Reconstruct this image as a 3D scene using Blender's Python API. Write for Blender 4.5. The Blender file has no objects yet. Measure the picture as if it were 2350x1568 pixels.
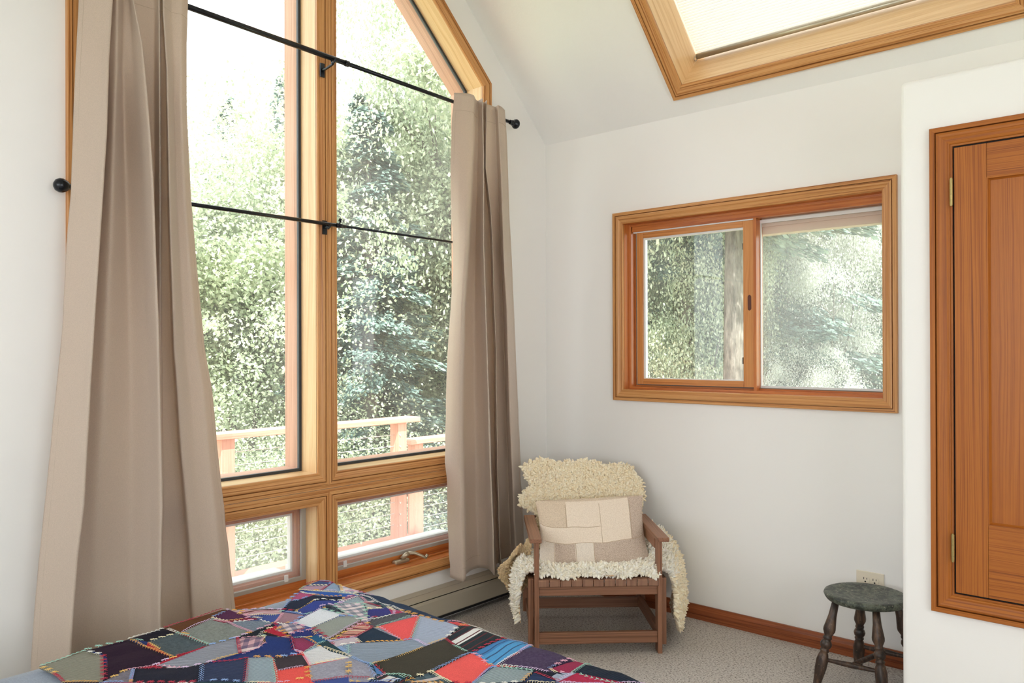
import bpy, bmesh, math, random
import numpy as np
from mathutils import Vector, Matrix
from mathutils.geometry import tessellate_polygon, delaunay_2d_cdt
random.seed(7)
rng = np.random.default_rng(11)
S = bpy.context.scene
COL = S.collection
# ------------------------------------------------------------------ camera
HEAD = math.radians(41.4); FPX = 1815.0
PITCH, ROLL = .0025, .0032
SH = (802.6-784)/FPX-PITCH
C0 = np.array([2.883, -3.57, 1.343])
fw = np.array([-math.sin(HEAD)*math.cos(PITCH), math.cos(HEAD)*math.cos(PITCH), math.sin(PITCH)])
rt0 = np.array([math.cos(HEAD), math.sin(HEAD), 0.]); up0 = np.cross(rt0, fw)
rt = rt0*math.cos(ROLL)-up0*math.sin(ROLL); up = up0*math.cos(ROLL)+rt0*math.sin(ROLL)
cam = bpy.data.cameras.new('camera'); camo = bpy.data.objects.new('camera', cam); COL.objects.link(camo)
cam.sensor_width = 36; cam.lens = 36*FPX/2350; cam.shift_y = SH*FPX/2350; cam.clip_start = .05; cam.clip_end = 300
M = Matrix([[rt[0], up[0], -fw[0], C0[0]], [rt[1], up[1], -fw[1], C0[1]], [rt[2], up[2], -fw[2], C0[2]], [0, 0, 0, 1]])
camo.matrix_world = M
S.camera = camo
# ------------------------------------------------------------------ light
S.view_settings.view_transform = 'Standard'; S.view_settings.look = 'None'
S.view_settings.exposure = .02; S.view_settings.gamma = 1; S.view_settings.use_curve_mapping = False
W = bpy.data.worlds.new('daylight'); S.world = W; W.use_nodes = True
bg = W.node_tree.nodes['Background']; bg.inputs['Color'].default_value = (.90, .945, 1, 1); bg.inputs['Strength'].default_value = 4.1
def lamp(name, kind, loc, aim, energy, color=(1, 1, 1), **k):
    l = bpy.data.lights.new(name, kind); o = bpy.data.objects.new(name, l); COL.objects.link(o)
    l.energy = energy; l.color = color
    for a, b in k.items(): setattr(l, a, b)
    o.location = loc; o.rotation_euler = (Vector(aim)-Vector(loc)).to_track_quat('-Z', 'Y').to_euler()
    return o
lamp('sun', 'SUN', (6, -6, 14), (0, 0, 0), 10.0, (1, .97, .93), angle=math.radians(.6))
def portal(name, loc, aim, sx, sy):
    o = lamp(name, 'AREA', loc, aim, 1, shape='RECTANGLE', size=sx, size_y=sy); o.data.cycles.is_portal = True
portal('sky_portal_big_window', (-.24, -1.52, 1.9), (1, -1.52, 1.9), 2.1, 3.6)
portal('sky_portal_small_window', (1.19, .24, 1.57), (1.19, -1, 1.57), 1.4, .95)
# added fill lamps behind the camera, at two made-up wall openings
lamp('added_fill_south', 'AREA', (2.5, -6.28, 1.75), (2.3, 0, 1.3), 28, (.96, .98, 1), shape='RECTANGLE', size=3.4, size_y=1.7)
lamp('added_fill_east', 'AREA', (5.28, -3.6, 1.75), (0, -3.2, 1.3), 22, (.96, .98, 1), shape='RECTANGLE', size=2.6, size_y=1.7)
S.cycles.max_bounces = 10; S.cycles.diffuse_bounces = 6; S.cycles.transparent_max_bounces = 24
S.cycles.caustics_reflective = False; S.cycles.caustics_refractive = False
S.cycles.sample_clamp_indirect = 6

# ------------------------------------------------------------------ unprojection to real planes
def ray(px, py):
    return fw+(px-1175)/FPX*rt+(-(py-784)/FPX+SH)*up
def onx(px, py, x): r = ray(px, py); return C0+r*(x-C0[0])/r[0]
def ony(px, py, y): r = ray(px, py); return C0+r*(y-C0[1])/r[1]
def onz(px, py, z): r = ray(px, py); return C0+r*(z-C0[2])/r[2]
def at_depth(px, t): return C0+t*(fw+(px-1175)/FPX*rt)

# ------------------------------------------------------------------ materials
def srgb(r, g, b):
    f = lambda c: (c/255/12.92 if c/255 <= .04045 else ((c/255+.055)/1.055)**2.4)
    return (f(r), f(g), f(b), 1)
class NT:
    def __init__(s, name):
        s.m = bpy.data.materials.new(name); s.m.use_nodes = True; s.t = s.m.node_tree; s.t.nodes.clear()
        s.out = s.n('ShaderNodeOutputMaterial')
    def n(s, k, **a):
        x = s.t.nodes.new(k)
        for p, v in a.items(): setattr(x, p, v)
        return x
    def l(s, a, b): s.t.links.new(a, b)
    def ramp(s, fac, stops, interp='LINEAR'):
        r = s.n('ShaderNodeValToRGB'); r.color_ramp.interpolation = interp
        e = r.color_ramp.elements
        while len(e) < len(stops): e.new(.5)
        for i, (p, c) in enumerate(stops): e[i].position = p; e[i].color = c
        s.l(fac, r.inputs[0]); return r.outputs[0]
    def noise(s, vec, scale, detail=3, rough=.55):
        x = s.n('ShaderNodeTexNoise'); x.inputs['Scale'].default_value = scale; x.inputs['Detail'].default_value = detail; x.inputs['Roughness'].default_value = rough
        if vec is not None: s.l(vec, x.inputs['Vector'])
        return x.outputs[0]
    def math(s, op, a, b=None, c=None):
        x = s.n('ShaderNodeMath', operation=op)
        for i, v in enumerate((a, b, c)):
            if v is None: continue
            if isinstance(v, (int, float)): x.inputs[i].default_value = v
            else: s.l(v, x.inputs[i])
        return x.outputs[0]
    def mix(s, fac, a, b, mode='MIX'):
        x = s.n('ShaderNodeMix', data_type='RGBA', blend_type=mode)
        for i, v in ((0, fac), (6, a), (7, b)):
            if isinstance(v, (int, float)): x.inputs[i].default_value = v
            elif isinstance(v, tuple): x.inputs[i].default_value = v
            else: s.l(v, x.inputs[i])
        return x.outputs[2]
    def bump(s, h, strength, dist=.01):
        b = s.n('ShaderNodeBump'); b.inputs['Strength'].default_value = strength; b.inputs['Distance'].default_value = dist
        s.l(h, b.inputs['Height']); return b.outputs[0]
    def principled(s, color, rough=.5, metal=0, normal=None, spec=.5, **k):
        p = s.n('ShaderNodeBsdfPrincipled')
        for nm, v in (('Base Color', color), ('Roughness', rough), ('Metallic', metal), ('Specular IOR Level', spec), *k.items()):
            if isinstance(v, (int, float, tuple)): p.inputs[nm].default_value = v
            else: s.l(v, p.inputs[nm])
        if normal is not None: s.l(normal, p.inputs['Normal'])
        s.l(p.outputs[0], s.out.inputs[0]); return p
    def obj(s): return s.n('ShaderNodeTexCoord').outputs['Object']
    def scale(s, vec, v):
        x = s.n('ShaderNodeMapping'); x.inputs['Scale'].default_value = v; s.l(vec, x.inputs['Vector']); return x.outputs[0]
def plain(name, c, rough=.5, metal=0, **k):
    t = NT(name); t.principled(c, rough, metal, **k); return t.m
def wood(name, light, mid, dark, lines=55., rough=.38, weather=0, fine=0):
    t = NT(name); a = t.n('ShaderNodeAttribute', attribute_name='gc'); v = a.outputs['Vector']
    low = t.noise(t.scale(v, (1.1, 9, 9)), 1, 2)
    sep = t.n('ShaderNodeSeparateXYZ'); t.l(v, sep.inputs[0])
    off = t.math('MULTIPLY', low, 3.2)
    y = t.math('ADD', t.math('MULTIPLY', sep.outputs[1], lines), off)
    z = t.math('MULTIPLY', sep.outputs[2], lines)
    x = t.math('MULTIPLY', sep.outputs[0], .55)
    c = t.n('ShaderNodeCombineXYZ'); t.l(x, c.inputs[0]); t.l(y, c.inputs[1]); t.l(z, c.inputs[2])
    g = t.noise(c.outputs[0], 1.6, 4, .6)
    col = t.ramp(g, [(.30, dark), (.43, mid), (.55, light), (.68, mid), (.78, dark)])
    broad = t.noise(t.scale(v, (.9, 5, 5)), 1.3, 2)
    col = t.mix(t.math('MULTIPLY', broad, .45), col, mid)
    fine_n = t.noise(t.scale(v, (14, 700, 700)), 1, 2)
    col = t.mix(.16, col, t.ramp(fine_n, [(.3, (.25, .2, .15, 1)), (.6, (1, 1, 1, 1))]), 'MULTIPLY')
    nb = t.bump(g, .12, .002)
    t.principled(col, rough, 0, nb, spec=.4); return t.m
FIR = wood('fir_casing', srgb(216, 164, 106), srgb(188, 126, 70), srgb(108, 56, 24), 95)
FIRJ = wood('fir_jamb_glare', srgb(234, 202, 156), srgb(224, 186, 136), srgb(204, 160, 110), 34, .34)  # light fir, paled further with window glare put into the colour
FIRR = wood('fir_red_sash', srgb(206, 130, 68), srgb(184, 104, 50), srgb(140, 68, 30), 45, .3)
DOORW = wood('fir_door', srgb(178, 106, 34), srgb(154, 84, 24), srgb(100, 48, 12), 130, .5)
DOORP = wood('fir_door_panel', srgb(174, 102, 34), srgb(158, 88, 26), srgb(130, 66, 18), 110, .42)
BASEW = wood('fir_baseboard', srgb(160, 90, 54), srgb(132, 68, 38), srgb(84, 38, 22), 50, .35)
WEATH = wood('weathered_cedar', srgb(206, 160, 132), srgb(190, 142, 114), srgb(150, 108, 84), 60, .7)
DECKW = wood('deck_redwood', srgb(218, 162, 138), srgb(206, 146, 122), srgb(180, 118, 96), 40, .7)
CHAIRW = wood('walnut_brown_wood', srgb(156, 110, 84), srgb(132, 90, 66), srgb(92, 60, 44), 75, .45)
def wall_paint(name, c, knock=0):
    t = NT(name); o = t.obj()
    h = t.noise(o, 160, 3)
    nb = t.bump(h, .08, .002)
    if knock:
        k1 = t.noise(t.scale(o, (1, 1, 1)), 30, 5, .62)
        kk = t.ramp(k1, [(.47, (0, 0, 0, 1)), (.53, (1, 1, 1, 1))])
        nb = t.bump(kk, .14, .003)
    t.principled(c, .75, 0, nb, spec=.25); return t.m
WALL = wall_paint('white_wall_paint', srgb(238, 236, 233))
CEIL = wall_paint('knockdown_ceiling', srgb(237, 236, 234), 1)
BLACKM = plain('black_metal', srgb(38, 40, 44), .24, .6)
GASKET = plain('dark_gasket', srgb(52, 56, 60), .6)
SCRF = plain('grey_screen_frame', srgb(168, 162, 152), .5)
VINYL = plain('white_vinyl', srgb(226, 226, 224), .4)
BRASS = plain('aged_brass', srgb(176, 156, 104), .35, .85)
PEWTER = plain('champagne_metal', srgb(178, 164, 140), .38, .7)
NICKEL = plain('satin_rail', srgb(190, 184, 170), .3, .6)
HEATM = plain('beige_enamel', srgb(176, 167, 150), .4)
DARK = plain('gap_shade_black', srgb(16, 15, 15), .8)  # near-black colour standing in for shade in narrow gaps
IVORY = plain('ivory_plastic', srgb(226, 216, 196), .4)
SLOT = plain('outlet_slot', srgb(30, 28, 26), .6)
CABLE = plain('steel_cable', srgb(215, 215, 215), .3, .5)
def glass_mat():
    t = NT('window_glass'); tr = t.n('ShaderNodeBsdfTransparent'); tr.inputs[0].default_value = (.97, .985, .98, 1)
    gl = t.n('ShaderNodeBsdfGlossy'); gl.inputs['Roughness'].default_value = .0
    ge = t.n('ShaderNodeNewGeometry'); dp = t.n('ShaderNodeVectorMath', operation='DOT_PRODUCT'); t.l(ge.outputs['Normal'], dp.inputs[0]); t.l(ge.outputs['Incoming'], dp.inputs[1])
    fr = t.math('ADD', t.math('MULTIPLY', t.math('POWER', t.math('SUBTRACT', 1., t.math('ABSOLUTE', dp.outputs['Value'])), 5.), .9), .035)
    m1 = t.n('ShaderNodeMixShader'); t.l(fr, m1.inputs[0]); t.l(tr.outputs[0], m1.inputs[1]); t.l(gl.outputs[0], m1.inputs[2])
    tl = t.n('ShaderNodeBsdfTranslucent'); tl.inputs[0].default_value = (1, 1, 1, 1)
    m2 = t.n('ShaderNodeMixShader')
    t.l(t.ramp(t.noise(t.obj(), 1.6, 3), [(.35, (.015, .015, .015, 1)), (.75, (.07, .07, .07, 1))]), m2.inputs[0])
    t.l(m1.outputs[0], m2.inputs[1]); t.l(tl.outputs[0], m2.inputs[2]); t.l(m2.outputs[0], t.out.inputs[0]); return t.m
GLASS = glass_mat()
def screen_mat():
    t = NT('insect_screen'); tr = t.n('ShaderNodeBsdfTransparent')
    d = t.n('ShaderNodeBsdfDiffuse'); d.inputs[0].default_value = srgb(150, 150, 150)
    tl = t.n('ShaderNodeBsdfTranslucent'); tl.inputs[0].default_value = (.34, .34, .34, 1)
    a = t.n('ShaderNodeAddShader'); t.l(d.outputs[0], a.inputs[0]); t.l(tl.outputs[0], a.inputs[1])
    m = t.n('ShaderNodeMixShader'); m.inputs[0].default_value = .16
    t.l(tr.outputs[0], m.inputs[1]); t.l(a.outputs[0], m.inputs[2]); t.l(m.outputs[0], t.out.inputs[0]); return t.m
SCREEN = screen_mat()
def carpet_mat():
    t = NT('speckled_loop_carpet'); o = t.obj()
    n1 = t.noise(o, 150, 3, .7); n2 = t.noise(t.scale(o, (1, 1.7, 1)), 95, 3, .7); n3 = t.noise(o, 5, 2)
    c = t.ramp(n1, [(.3, srgb(168, 160, 154)), (.55, srgb(214, 207, 200)), (.8, srgb(232, 226, 220))])
    c = t.mix(t.ramp(n2, [(.54, (0, 0, 0, 1)), (.60, (.85, .85, .85, 1))]), c, srgb(92, 82, 76))
    c = t.mix(t.math('MULTIPLY', n3, .25), c, srgb(176, 166, 158))
    t.principled(c, .95, 0, t.bump(n1, .8, .006), spec=.1); return t.m
CARPET = carpet_mat()
def fabric(name, c, stripe=None, weave=300, rough=.9, sheen=.2, trans=0):
    t = NT(name); o = t.obj(); n = t.noise(o, weave, 2)
    col = t.mix(.35, c, t.ramp(n, [(.3, tuple(x*.6 for x in c[:3])+(1,)), (.7, tuple(min(1, x*1.25) for x in c[:3])+(1,))]))
    big = t.noise(o, 9, 3)
    nb = t.bump(big, .25, .01)
    p = t.principled(col, rough, 0, nb, spec=.2)
    p.inputs['Sheen Weight'].default_value = sheen
    if trans:
        tl = t.n('ShaderNodeBsdfTranslucent'); tl.inputs[0].default_value = c
        m = t.n('ShaderNodeMixShader'); m.inputs[0].default_value = trans
        t.l(p.outputs[0], m.inputs[1]); t.l(tl.outputs[0], m.inputs[2]); t.l(m.outputs[0], t.out.inputs[0])
    return t.m
CURT = fabric('taupe_curtain_cloth', srgb(212, 195, 179), weave=500, rough=.6, trans=.30)
COVER = fabric('slate_blue_coverlet', srgb(140, 152, 172), weave=260)
# ------------------------------------------------------------------ mesh builder
class MB:
    def __init__(s): s.v = []; s.f = []; s.gc = []; s.mi = []
    def quad(s, pts, gcs, mi=0):
        b = len(s.v); s.v += [tuple(p) for p in pts]; s.f.append(tuple(range(b, b+len(pts)))); s.gc += [tuple(g) for g in gcs]; s.mi.append(mi)
    def faces(s, verts, faces, gc=None, mi=0):
        b = len(s.v); s.v += [tuple(p) for p in verts]
        for f in faces:
            s.f.append(tuple(b+i for i in f)); s.mi.append(mi)
            for i in f: s.gc.append(tuple(gc[i]) if gc is not None else (0, 0, 0))
    def box(s, lo, hi, R=None, T=None, mi=0):
        lo = np.array(lo, float); hi = np.array(hi, float); d = hi-lo
        ax = list(np.argsort(-d)); r = rng.uniform(0, 60, 3)
        vs = np.array([[(lo, hi)[(i >> k) & 1][k] for k in range(3)] for i in range(8)])
        gc = [tuple(v[ax]+r) for v in vs]
        if R is not None: vs = vs@np.array(R).T
        if T is not None: vs = vs+np.array(T)
        s.faces(vs, [(0, 2, 3, 1), (4, 5, 7, 6), (0, 1, 5, 4), (2, 6, 7, 3), (0, 4, 6, 2), (1, 3, 7, 5)], gc, mi)
    def beam(s, p, q, w, h, upv=(0, 0, 1), mi=0):
        p = np.array(p, float); q = np.array(q, float); d = q-p; L = np.linalg.norm(d); d /= L
        sd = np.cross(d, upv); sd /= np.linalg.norm(sd); u = np.cross(sd, d)
        s.box((0, -w/2, -h/2), (L, w/2, h/2), R=np.array([d, sd, u]).T, T=p, mi=mi)
    def tube(s, pts, rad, n=10, cap=True, mi=0):
        pts = [np.array(p, float) for p in pts]; rad = rad if hasattr(rad, '__len__') else [rad]*len(pts)
        vs = []; prev = None; gc = []; acc = 0; r0 = rng.uniform(0, 60)
        for i, p in enumerate(pts):
            a = pts[max(i-1, 0)]; b = pts[min(i+1, len(pts)-1)]; d = b-a; d = d/(np.linalg.norm(d)+1e-12)
            if prev is None:
                h = np.array([0, 0, 1.]) if abs(d[2]) < .9 else np.array([1., 0, 0]); x = np.cross(h, d)
            else: x = prev-d*(prev@d)
            x /= np.linalg.norm(x); prev = x; y = np.cross(d, x)
            if i: acc += np.linalg.norm(p-pts[i-1])
            for k in range(n):
                t = 2*math.pi*k/n; vs.append(p+rad[i]*(math.cos(t)*x+math.sin(t)*y)); gc.append((acc+r0, math.cos(t)*rad[i], math.sin(t)*rad[i]))
        fs = [(i*n+k, i*n+(k+1) % n, (i+1)*n+(k+1) % n, (i+1)*n+k) for i in range(len(pts)-1) for k in range(n)]
        if cap: fs += [tuple(range(n))[::-1], tuple((len(pts)-1)*n+k for k in range(n))]
        s.faces(vs, fs, gc, mi)
    def lathe(s, prof, axis_o=(0, 0, 0), axis=(0, 0, 1), n=24, mi=0):
        a = np.array(axis, float); a /= np.linalg.norm(a); h = np.array([1., 0, 0]) if abs(a[0]) < .9 else np.array([0, 1., 0])
        x = np.cross(h, a); x /= np.linalg.norm(x); y = np.cross(a, x); o = np.array(axis_o, float)
        vs = []; gc = []; r0 = rng.uniform(0, 60)
        for r, z in prof:
            for k in range(n):
                t = 2*math.pi*k/n; vs.append(o+a*z+r*(math.cos(t)*x+math.sin(t)*y)); gc.append((z+r0, r*math.cos(t), r*math.sin(t)))
        m = len(prof)
        fs = [(i*n+k, i*n+(k+1) % n, (i+1)*n+(k+1) % n, (i+1)*n+k) for i in range(m-1) for k in range(n)]
        fs += [tuple(range(n))[::-1], tuple((m-1)*n+k for k in range(n))]
        s.faces(vs, fs, gc, mi)
    def build(s, name, mats, parent=None, smooth=False, bevel=0, subsurf=0, solid=0):
        me = bpy.data.meshes.new(name); v = np.array(s.v, float)
        L = LOC.get(parent.name) if parent is not None else None
        if L is not None:
            o, rz = L; v = v-np.array(o)
            if rz: c, sn = math.cos(-rz), math.sin(-rz); v = np.stack([v[:, 0]*c-v[:, 1]*sn, v[:, 0]*sn+v[:, 1]*c, v[:, 2]], 1)
        me.from_pydata(v.tolist(), [], s.f)
        for m in (mats if isinstance(mats, (list, tuple)) else [mats]): me.materials.append(m)
        me.polygons.foreach_set('material_index', s.mi)
        at = me.attributes.new('gc', 'FLOAT_VECTOR', 'CORNER'); at.data.foreach_set('vector', np.array(s.gc, np.float32).ravel())
        if smooth: me.polygons.foreach_set('use_smooth', [True]*len(me.polygons))
        ob = bpy.data.objects.new(name, me); COL.objects.link(ob)
        if parent is not None: ob.parent = parent; LOC[ob.name] = L
        if bevel:
            b = ob.modifiers.new('bevel', 'BEVEL'); b.width = bevel; b.segments = 2; b.limit_method = 'ANGLE'
        if subsurf: m = ob.modifiers.new('sub', 'SUBSURF'); m.levels = m.render_levels = subsurf
        return ob
LOC = {}
def thing(name, loc, label=None, cat=None, group=None, kind=None, rz=0):
    o = bpy.data.objects.new(name, None); COL.objects.link(o); o.location = loc; o.rotation_euler = (0, 0, rz)
    o.empty_display_size = .1; LOC[o.name] = (tuple(loc), rz); tag(o, label, cat, group, kind); return o
def tag(o, label=None, cat=None, group=None, kind=None):
    for k, v in (('label', label), ('category', cat), ('group', group), ('kind', kind)):
        if v: o[k] = v
    return o
def struct(name, mb, mats, label, cat, **k): return tag(mb.build(name, mats, **k), label, cat, kind='structure')

def grow(h, w):
    n = len(h); P = [np.array(p, float) for p in h]; ar = sum(P[i][0]*P[(i+1) % n][1]-P[(i+1) % n][0]*P[i][1] for i in range(n)); w = w*(1 if ar > 0 else -1); r = []
    for i in range(n):
        a = P[i]-P[i-1]; b = P[(i+1) % n]-P[i]; a /= np.linalg.norm(a); b /= np.linalg.norm(b); na = np.array([a[1], -a[0]]); nb_ = np.array([b[1], -b[0]])
        r.append(tuple(np.linalg.solve(np.array([na, nb_]), np.array([na@P[i]+w, nb_@P[i]+w]))))
    return r
def slab(mb, outer, holes, to3, th):
    """flat slab with holes: outer/holes 2-D, to3(p,depth) -> 3-D"""
    holes = [grow(h, .0035) for h in holes]; loops = [outer]+holes
    tris = tessellate_polygon([[Vector((a, b, 0)) for a, b in l] for l in loops])
    pts = [p for l in loops for p in l]
    for d in (0, th):
        mb.faces([to3(p, d) for p in pts], [tuple(t) for t in tris])
    for l in loops:
        for i in range(len(l)):
            a, b = l[i], l[(i+1) % len(l)]
            mb.quad([to3(a, 0), to3(b, 0), to3(b, th), to3(a, th)], [(0, 0, 0)]*4)
def sweep(mb, poly, prof, to3, ws=None, mi=0, closed=True):
    """mitred profile along a closed CCW polygon; prof=[(inset,height)]; ws scales negative insets per edge"""
    n = len(poly); P = [np.array(p, float) for p in poly]; ws = ws or [1]*n
    dirs = []; nor = []
    for i in range(n):
        d = P[(i+1) % n]-P[i]; d /= np.linalg.norm(d); dirs.append(d); nor.append(np.array([-d[1], d[0]]))
    def corner(i, t):
        a, b = (i-1) % n, i
        ta, tb = t*(ws[a] if t < 0 else 1), t*(ws[b] if t < 0 else 1)
        A = np.array([nor[a], nor[b]]); 
        if abs(np.linalg.det(A)) < 1e-6: return P[i]+nor[b]*tb
        return np.linalg.solve(A, np.array([nor[a]@P[i]+ta, nor[b]@P[i]+tb]))
    for e in range(n):
        r = rng.uniform(0, 60, 3); acc = 0
        for k in range(len(prof)-1):
            (t0, h0), (t1, h1) = prof[k], prof[k+1]; st = math.hypot(t1-t0, h1-h0)
            a0, b0, a1, b1 = corner(e, t0), corner((e+1) % n, t0), corner(e, t1), corner((e+1) % n, t1)
            s = lambda p: float((p-P[e])@dirs[e])
            mb.quad([to3(a0, h0), to3(b0, h0), to3(b1, h1), to3(a1, h1)],
                    [(s(a0)+r[0], acc+r[1], r[2]), (s(b0)+r[0], acc+r[1], r[2]), (s(b1)+r[0], acc+st+r[1], r[2]), (s(a1)+r[0], acc+st+r[1], r[2])], mi)
            acc += st
# plane maps: A = window wall (coords d = distance from corner, z); B = back wall (x,z); closet front; ceiling
A3 = lambda p, h: (h, -p[0], p[1])           # d increases towards the camera; seen from the room d runs right-to-left
B3 = lambda p, h: (p[0], -h, p[1])
C3 = lambda p, h: (p[0], -.62-h, p[1])
K = .957; RD = 1.525; Z0 = 2.525; NN = math.hypot(1, K)
cn = np.array([0, K, 1])/NN                   # outward (up) normal of the north roof plane
def CE3(p, h):                                 # p=(x, slope distance from wall B), h>0 into the room
    s = p[1]/NN; return tuple(np.array([p[0], -s, Z0+K*s])-cn*h)
CAS = lambda w: [(-w, 0), (-w, .019), (-w+.002, .021), (-w*.735, .021), (-w*.73, .006), (-w*.67, .006), (-w*.665, .019), (-w*.56, .0205), (-w*.45, .019), (-w*.30, .0145), (-w*.18, .0125), (-w*.08, .0135), (-.002, .012), (0, .009), (0, -.002)]

# ================================================================== SETTING
# openings on wall A
LOZ, LO1 = .303, .674; UPZ = .813; KZ = 2.738; PK = 2.228+K*1.472
winR = [(.533, UPZ), (1.472, UPZ), (1.472, PK), (.533, KZ)]
winL = [(1.573, UPZ), (2.512, UPZ), (2.512, KZ), (1.573, PK)]
lowR = [(.533, LOZ), (1.472, LOZ), (1.472, LO1), (.533, LO1)]
lowL = [(1.573, LOZ), (2.512, LOZ), (2.512, LO1), (1.573, LO1)]
mb = MB()
slab(mb, [(-.2, -.3), (6.2, -.3), (6.2, 2.75), (3.15, 2.75), (RD, Z0+K*RD+.2), (-.1, 2.75), (-.2, 2.7)], [winR, winL, lowR, lowL], lambda p, d: (-d, -p[0], p[1]), .2)
struct('wall_left', mb, WALL, 'white gabled wall around the tall wood-framed windows', 'wall')
winB = [(.535, 1.13), (1.842, 1.13), (1.842, 2.013), (.535, 2.013)]
mb = MB(); slab(mb, [(0, -.3), (5.2, -.3), (5.2, Z0), (0, Z0)], [winB], lambda p, d: (p[0], d, p[1]), .2)
struct('wall_back', mb, WALL, 'white back wall with the sliding window and outlet', 'wall')
# closet box with soft bull-nosed corners
mb = MB(); mb.box((2.0795, -.62, 0), (5.0, -.002, 2.267))
cl = mb.build('wall_closet', WALL); bv = cl.modifiers.new('b', 'BEVEL'); bv.width = .02; bv.segments = 5; bv.limit_method = 'NONE'; bv.affect = 'EDGES'
tag(cl, 'white closet box with rounded edges holding the wooden door', 'wall', kind='structure')
# far side walls behind the camera, with openings added for the fill lamps
SW = [(.8, .95), (4.2, .95), (4.2, 2.35), (.8, 2.35)]
mb = MB(); slab(mb, [(-.2, -.3), (5.2, -.3), (5.2, 2.75), (-.2, 2.75)], [SW], lambda p, d: (p[0], -6-d, p[1]), .2)
struct('wall_south', mb, WALL, 'white wall behind the camera with a wide opening added for fill light', 'wall')
EWN = [(-4.9, .95), (-2.3, .95), (-2.3, 2.35), (-4.9, 2.35)]
mb = MB(); slab(mb, [(-6.2, -.3), (.2, -.3), (.2, 2.6), (-RD, Z0+K*RD+.15), (-3.15, 2.75), (-6.2, 2.75)], [EWN], lambda p, d: (5+d, p[0], p[1]), .2)
struct('wall_right', mb, WALL, 'white side wall out of view on the right', 'wall')
mb = MB(); mb.box((-.19, -6.2, -.3), (5.2, .19, 0)); 
struct('floor', mb, CARPET, 'grey beige carpet with dark flecks', 'floor')
# ceiling: north slope with skylight hole
SKX = (.953, 2.348); SK0, SK1 = .1625, 1.36   # slope distances
sky = [(SKX[0], SK0), (SKX[1], SK0), (SKX[1], SK1), (SKX[0], SK1)]
mb = MB(); slab(mb, [(-.2, -.25), (5.2, -.25), (5.2, RD*NN), (-.2, RD*NN)], [sky], lambda p, d: CE3(p, -d), .26)
zr = Z0+K*RD
sl = lambda p, d: tuple(np.array([p[0], -RD-p[1]/NN, zr-K*p[1]/NN])+np.array([0, -K, 1])/NN*d)
slab(mb, [(-.2, 0), (5.2, 0), (5.2, 1.525*NN), (-.2, 1.525*NN)], [], sl, .26)
mb.box((-.2, -6.2, Z0), (5.2, -3.05, Z0+.25))
struct('ceiling', mb, CEIL, 'vaulted white ceiling with knockdown texture', 'ceiling')

# ---- casing + glazing of the big wall
def glazed_fixed(idx, poly, ws, label):
    c = np.mean(np.array(poly), 0)
    w = thing('window_%d' % idx, A3(poly[0], 0), label, 'window', kind='structure')
    m = MB(); sweep(m, poly, CAS(.0555), A3, ws); m.build('casing', FIR, w)
    m = MB(); sweep(m, poly, [(0, .0), (0, -.113)], A3); m.build('jamb', FIRJ, w)
    m = MB(); sweep(m, poly, [(0, -.113), (.012, -.113), (.012, -.128), (0, -.128)], A3); m.build('gasket', GASKET, w)
    m = MB(); sweep(m, poly, [(.006, -.128), (.012, -.150), (.012, -.222), (-.03, -.222)], A3); m.build('outer_frame', WEATH, w)
    g = MB(); slab(g, poly, [], lambda p, d: A3(p, -.118-d), .004); g.build('glass_pane', GLASS, w)
    return w
wm = .0505/.0555
glazed_fixed(1, winL, [1, 1, 1, wm], 'tall fixed window left of the centre post, with raked top')
glazed_fixed(2, winR, [1, wm, 1, 1], 'tall fixed window right of the centre post, with raked top')
m = MB(); sweep(m, [(.533-.0, .7295), (2.512, .7295), (2.512, .7570), (.533, .7570)], [(0, 0), (0, .0185), (.001, .0195), (.013, .0195)], A3)
struct('trim_1', m, FIR, 'flat fir strip between the upper and lower windows', 'trim')
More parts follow.
